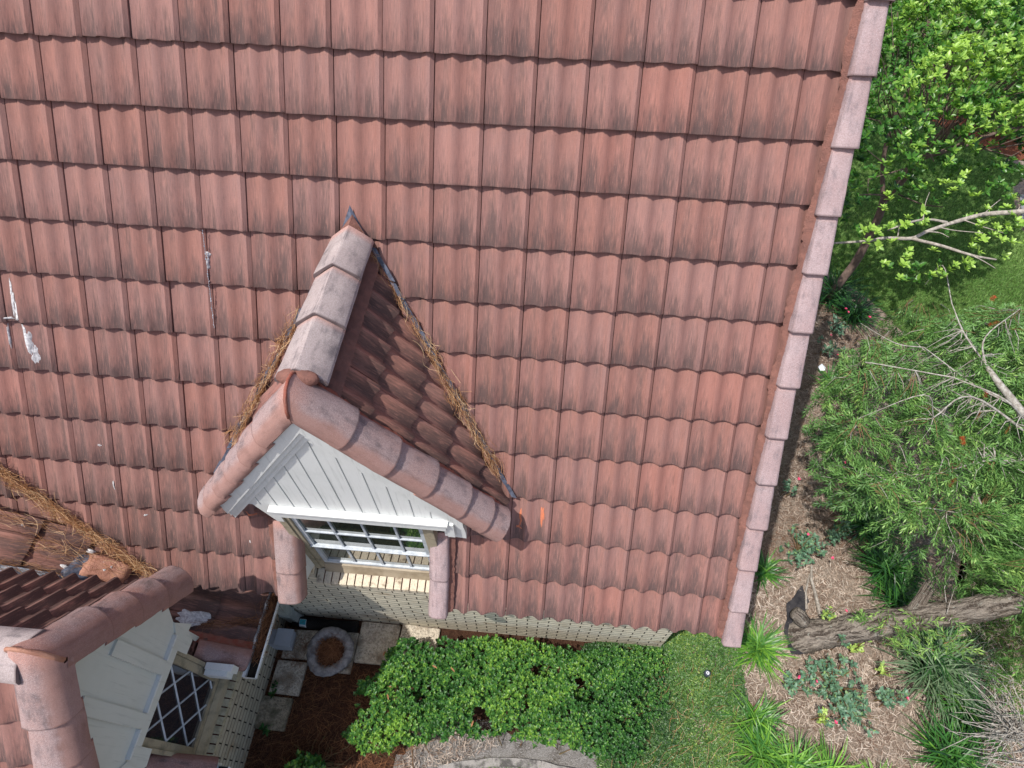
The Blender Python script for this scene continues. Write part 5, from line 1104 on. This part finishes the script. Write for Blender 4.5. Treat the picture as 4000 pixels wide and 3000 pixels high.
q = rand_in([(2.2, 2.9), (2.4, 2.35), (2.9, 2.6), (3.9, 2.5), (4.2, 3.2), (3.0, 3.3)], 60); P = np.c_[q, rng.uniform(-2.75, -2.3, len(q))]; crown_tree(tr1, P, np.c_[rng.normal(0, .4, (len(q), 2)), np.ones(len(q))], 8, .062, np.full(len(q), .34))
tb = MB()
for i in range(150):
    x, y = q[rng.integers(len(q))] if i < 20 else rand_in(CP, 1)[0]; zz = -1.6 + rng.normal(0, .2); s = np.array((2.95 + (x - 2.95) * .45, 3.25 + (y - 3.25) * .45, -2.3)); m_ = (s + (x, y, zz)) / 2 + rng.normal(0, .08, 3); tb.tube([s, m_, (x, y, zz)], [.010, .006, .003], 5, cap=False)
tb.build('branches', M['bark_s'], tr1, smooth=True)

tr2 = empty('pale_branched_tree', (5.2, 2.4, G), 'tree at the right edge reaching out bare pale limbs with yellow green leaf tufts', 'tree')
t = MB(); trunk_tube(t, [(5.2, 2.4, -5.0, .09), (5.1, 2.35, -4.0, .075), (4.8, 2.2, -2.9, .06), (4.1, 2.0, -2.2, .035), (3.6, 1.85, -2.15, .03), (3.25, 1.78, -2.2, .026), (2.90, 1.76, -2.25, .022), (2.62, 1.68, -2.3, .020), (2.35, 1.56, -2.33, .018), (2.17, 1.46, -2.35, .018), (1.95, 1.48, -2.38, .016), (1.75, 1.46, -2.42, .013), (1.4, 1.48, -2.5, .009)], 8, 5, .06)
trunk_tube(t, [(2.17, 1.46, -2.35, .016), (2.40, 1.33, -2.31, .015), (2.64, 1.21, -2.3, .012), (2.85, 1.17, -2.3, .008)], 7, 5, .06); trunk_tube(t, [(2.55, 1.67, -2.3, .014), (2.38, 1.70, -2.3, .012), (2.18, 1.62, -2.28, .011), (1.93, 1.50, -2.3, .006)], 7, 4, .06)
for a, b_ in (((2.45, 1.62, -2.32), (2.75, 1.42, -2.2)), ((2.7, 1.7, -2.28), (3.0, 1.5, -2.25)), ((2.3, 1.55, -2.33), (2.5, 1.45, -2.3)), ((2.3, 1.65, -2.28), (2.42, 2.0, -2.2)), ((2.05, 1.48, -2.36), (2.1, 1.62, -2.3)), ((3.2, 1.78, -2.2), (3.4, 2.1, -2.1)), ((2.64, 1.21, -2.3), (2.8, 1.05, -2.3)), ((2.9, 1.76, -2.25), (3.1, 1.95, -2.2))):
    a, b_ = np.array(a), np.array(b_); m_ = (a + b_) / 2 + rng.normal(0, .03, 3); trunk_tube(t, [(*a, .007), (*m_, .005), (*b_, .003)], 5, 4)
t.build('trunk', M['bark_pale'], tr2, smooth=True)
YG = [(1.64, 1.28), (1.75, 1.15), (2.0, 1.92), (1.93, 1.68), (2.18, 1.52), (2.12, 1.55), (2.31, 1.53), (2.5, 1.08), (2.7, 1.34), (2.88, 1.73), (2.96, 1.62), (3.08, 1.56), (1.96, .97), (1.9, .89), (2.09, .78), (2.39, .94), (2.12, 1.05), (2.81, 1.18), (2.34, 1.0), (3.19, 1.99), (2.91, 1.89), (3.09, 1.38), (2.68, 2.28), (2.78, 2.2), (1.72, 1.42), (1.80, 1.40), (2.75, 1.30), (2.82, 1.66), (3.0, 1.52), (3.25, 1.6), (3.3, 1.75)]
P = []; T = []
for (x, y) in YG:
    for k in range(2 + int(random.random() * 2)): P.append((x + random.gauss(0, .06), y + random.gauss(0, .06), -2.2 + random.gauss(0, .06))); T.append(.86 + random.gauss(0, .09))
for (x, y) in ((2.45, 2.48), (2.56, 2.4), (2.65, 2.24), (2.4, 2.22), (2.95, 2.8), (3.23, 2.82), (3.36, 2.79), (3.42, 2.57), (3.49, 2.4), (3.1, 2.41), (3.22, 2.38), (3.5, 2.8), (3.66, 2.86), (3.67, 2.59), (2.24, 2.2), (3.07, 1.79), (2.9, 1.82), (2.0, 1.0), (2.1, 1.1), (2.2, .9), (2.15, 1.58), (2.45, 1.70), (2.0, 1.62), (1.68, 1.52)):
    for k in range(3): P.append((x + random.gauss(0, .09), y + random.gauss(0, .09), -2.35 + random.gauss(0, .06))); T.append(.42 + random.gauss(0, .12))
P = np.array(P); crown_tree(tr2, P, np.c_[rng.normal(0, .35, (len(P), 2)), np.ones(len(P))], 8, .062, np.array(T), wr=.5)

# low shrubs beyond the lawn and a bare twiggy bush at the lower right
bs = empty('bare_shrub', (2.75, -2.5, G), 'leafless grey twiggy shrub at the lower right corner', 'shrub'); t = MB()
for i in range(90):
    a = random.gauss(math.pi * .95, .75); L = random.uniform(.3, .62); p = np.array((3.05 + random.gauss(0, .05), -2.55 + random.gauss(0, .08), -4.35 + random.gauss(0, .1))); d = np.array((math.cos(a), math.sin(a), random.uniform(.05, .5))); pts = [(*p, .006)]
    for k in range(3): d = unit(d + rng.normal(0, .3, 3)); p = p + d * L / 3; pts.append((*p, .005 - .0013 * k))
    s = smooth_path(pts, 3); t.tube([q_[:3] for q_ in s], [q_[3] for q_ in s], 4, cap=False)
for i in range(6): t.tube([(2.95 + random.gauss(0, .05), -2.55, G), (3.0, -2.55, -4.6), (3.05, -2.55 + random.gauss(0, .05), -4.3)], [.014, .012, .009], 6)
t.build('twigs', M['twig'], bs, smooth=True)
for (x, y, r, lab) in ((6.9, 7.9, .7, 'dark shrub in the red mulch strip beyond the lawn, nearer one'), (5.6, 9.0, .8, 'dark shrub in the red mulch strip beyond the lawn, farther one')):
    n = 260; d = unit(rng.normal(0, 1, (n, 3))); d[:, 2] = np.abs(d[:, 2]); root = empty('shrub', (x, y, G), lab, 'shrub'); P = np.array((x, y, G + .1)) + d * r * rng.uniform(.7, 1.05, (n, 1)) * (1, 1, .9); leaves('foliage', *whorls(P, d + (0, 0, .5), 8, .08, 1.1, np.full(n, .35), tj=.15), M['tree'], root)
    t = MB()
    for i in range(12): e_ = P[i * 15]; t.tube([(x, y, G), (x + (e_[0] - x) * .5, y + (e_[1] - y) * .5, G + .4), tuple(e_)], [.02, .012, .005], 5)
    t.build('stems', M['stem'], root)
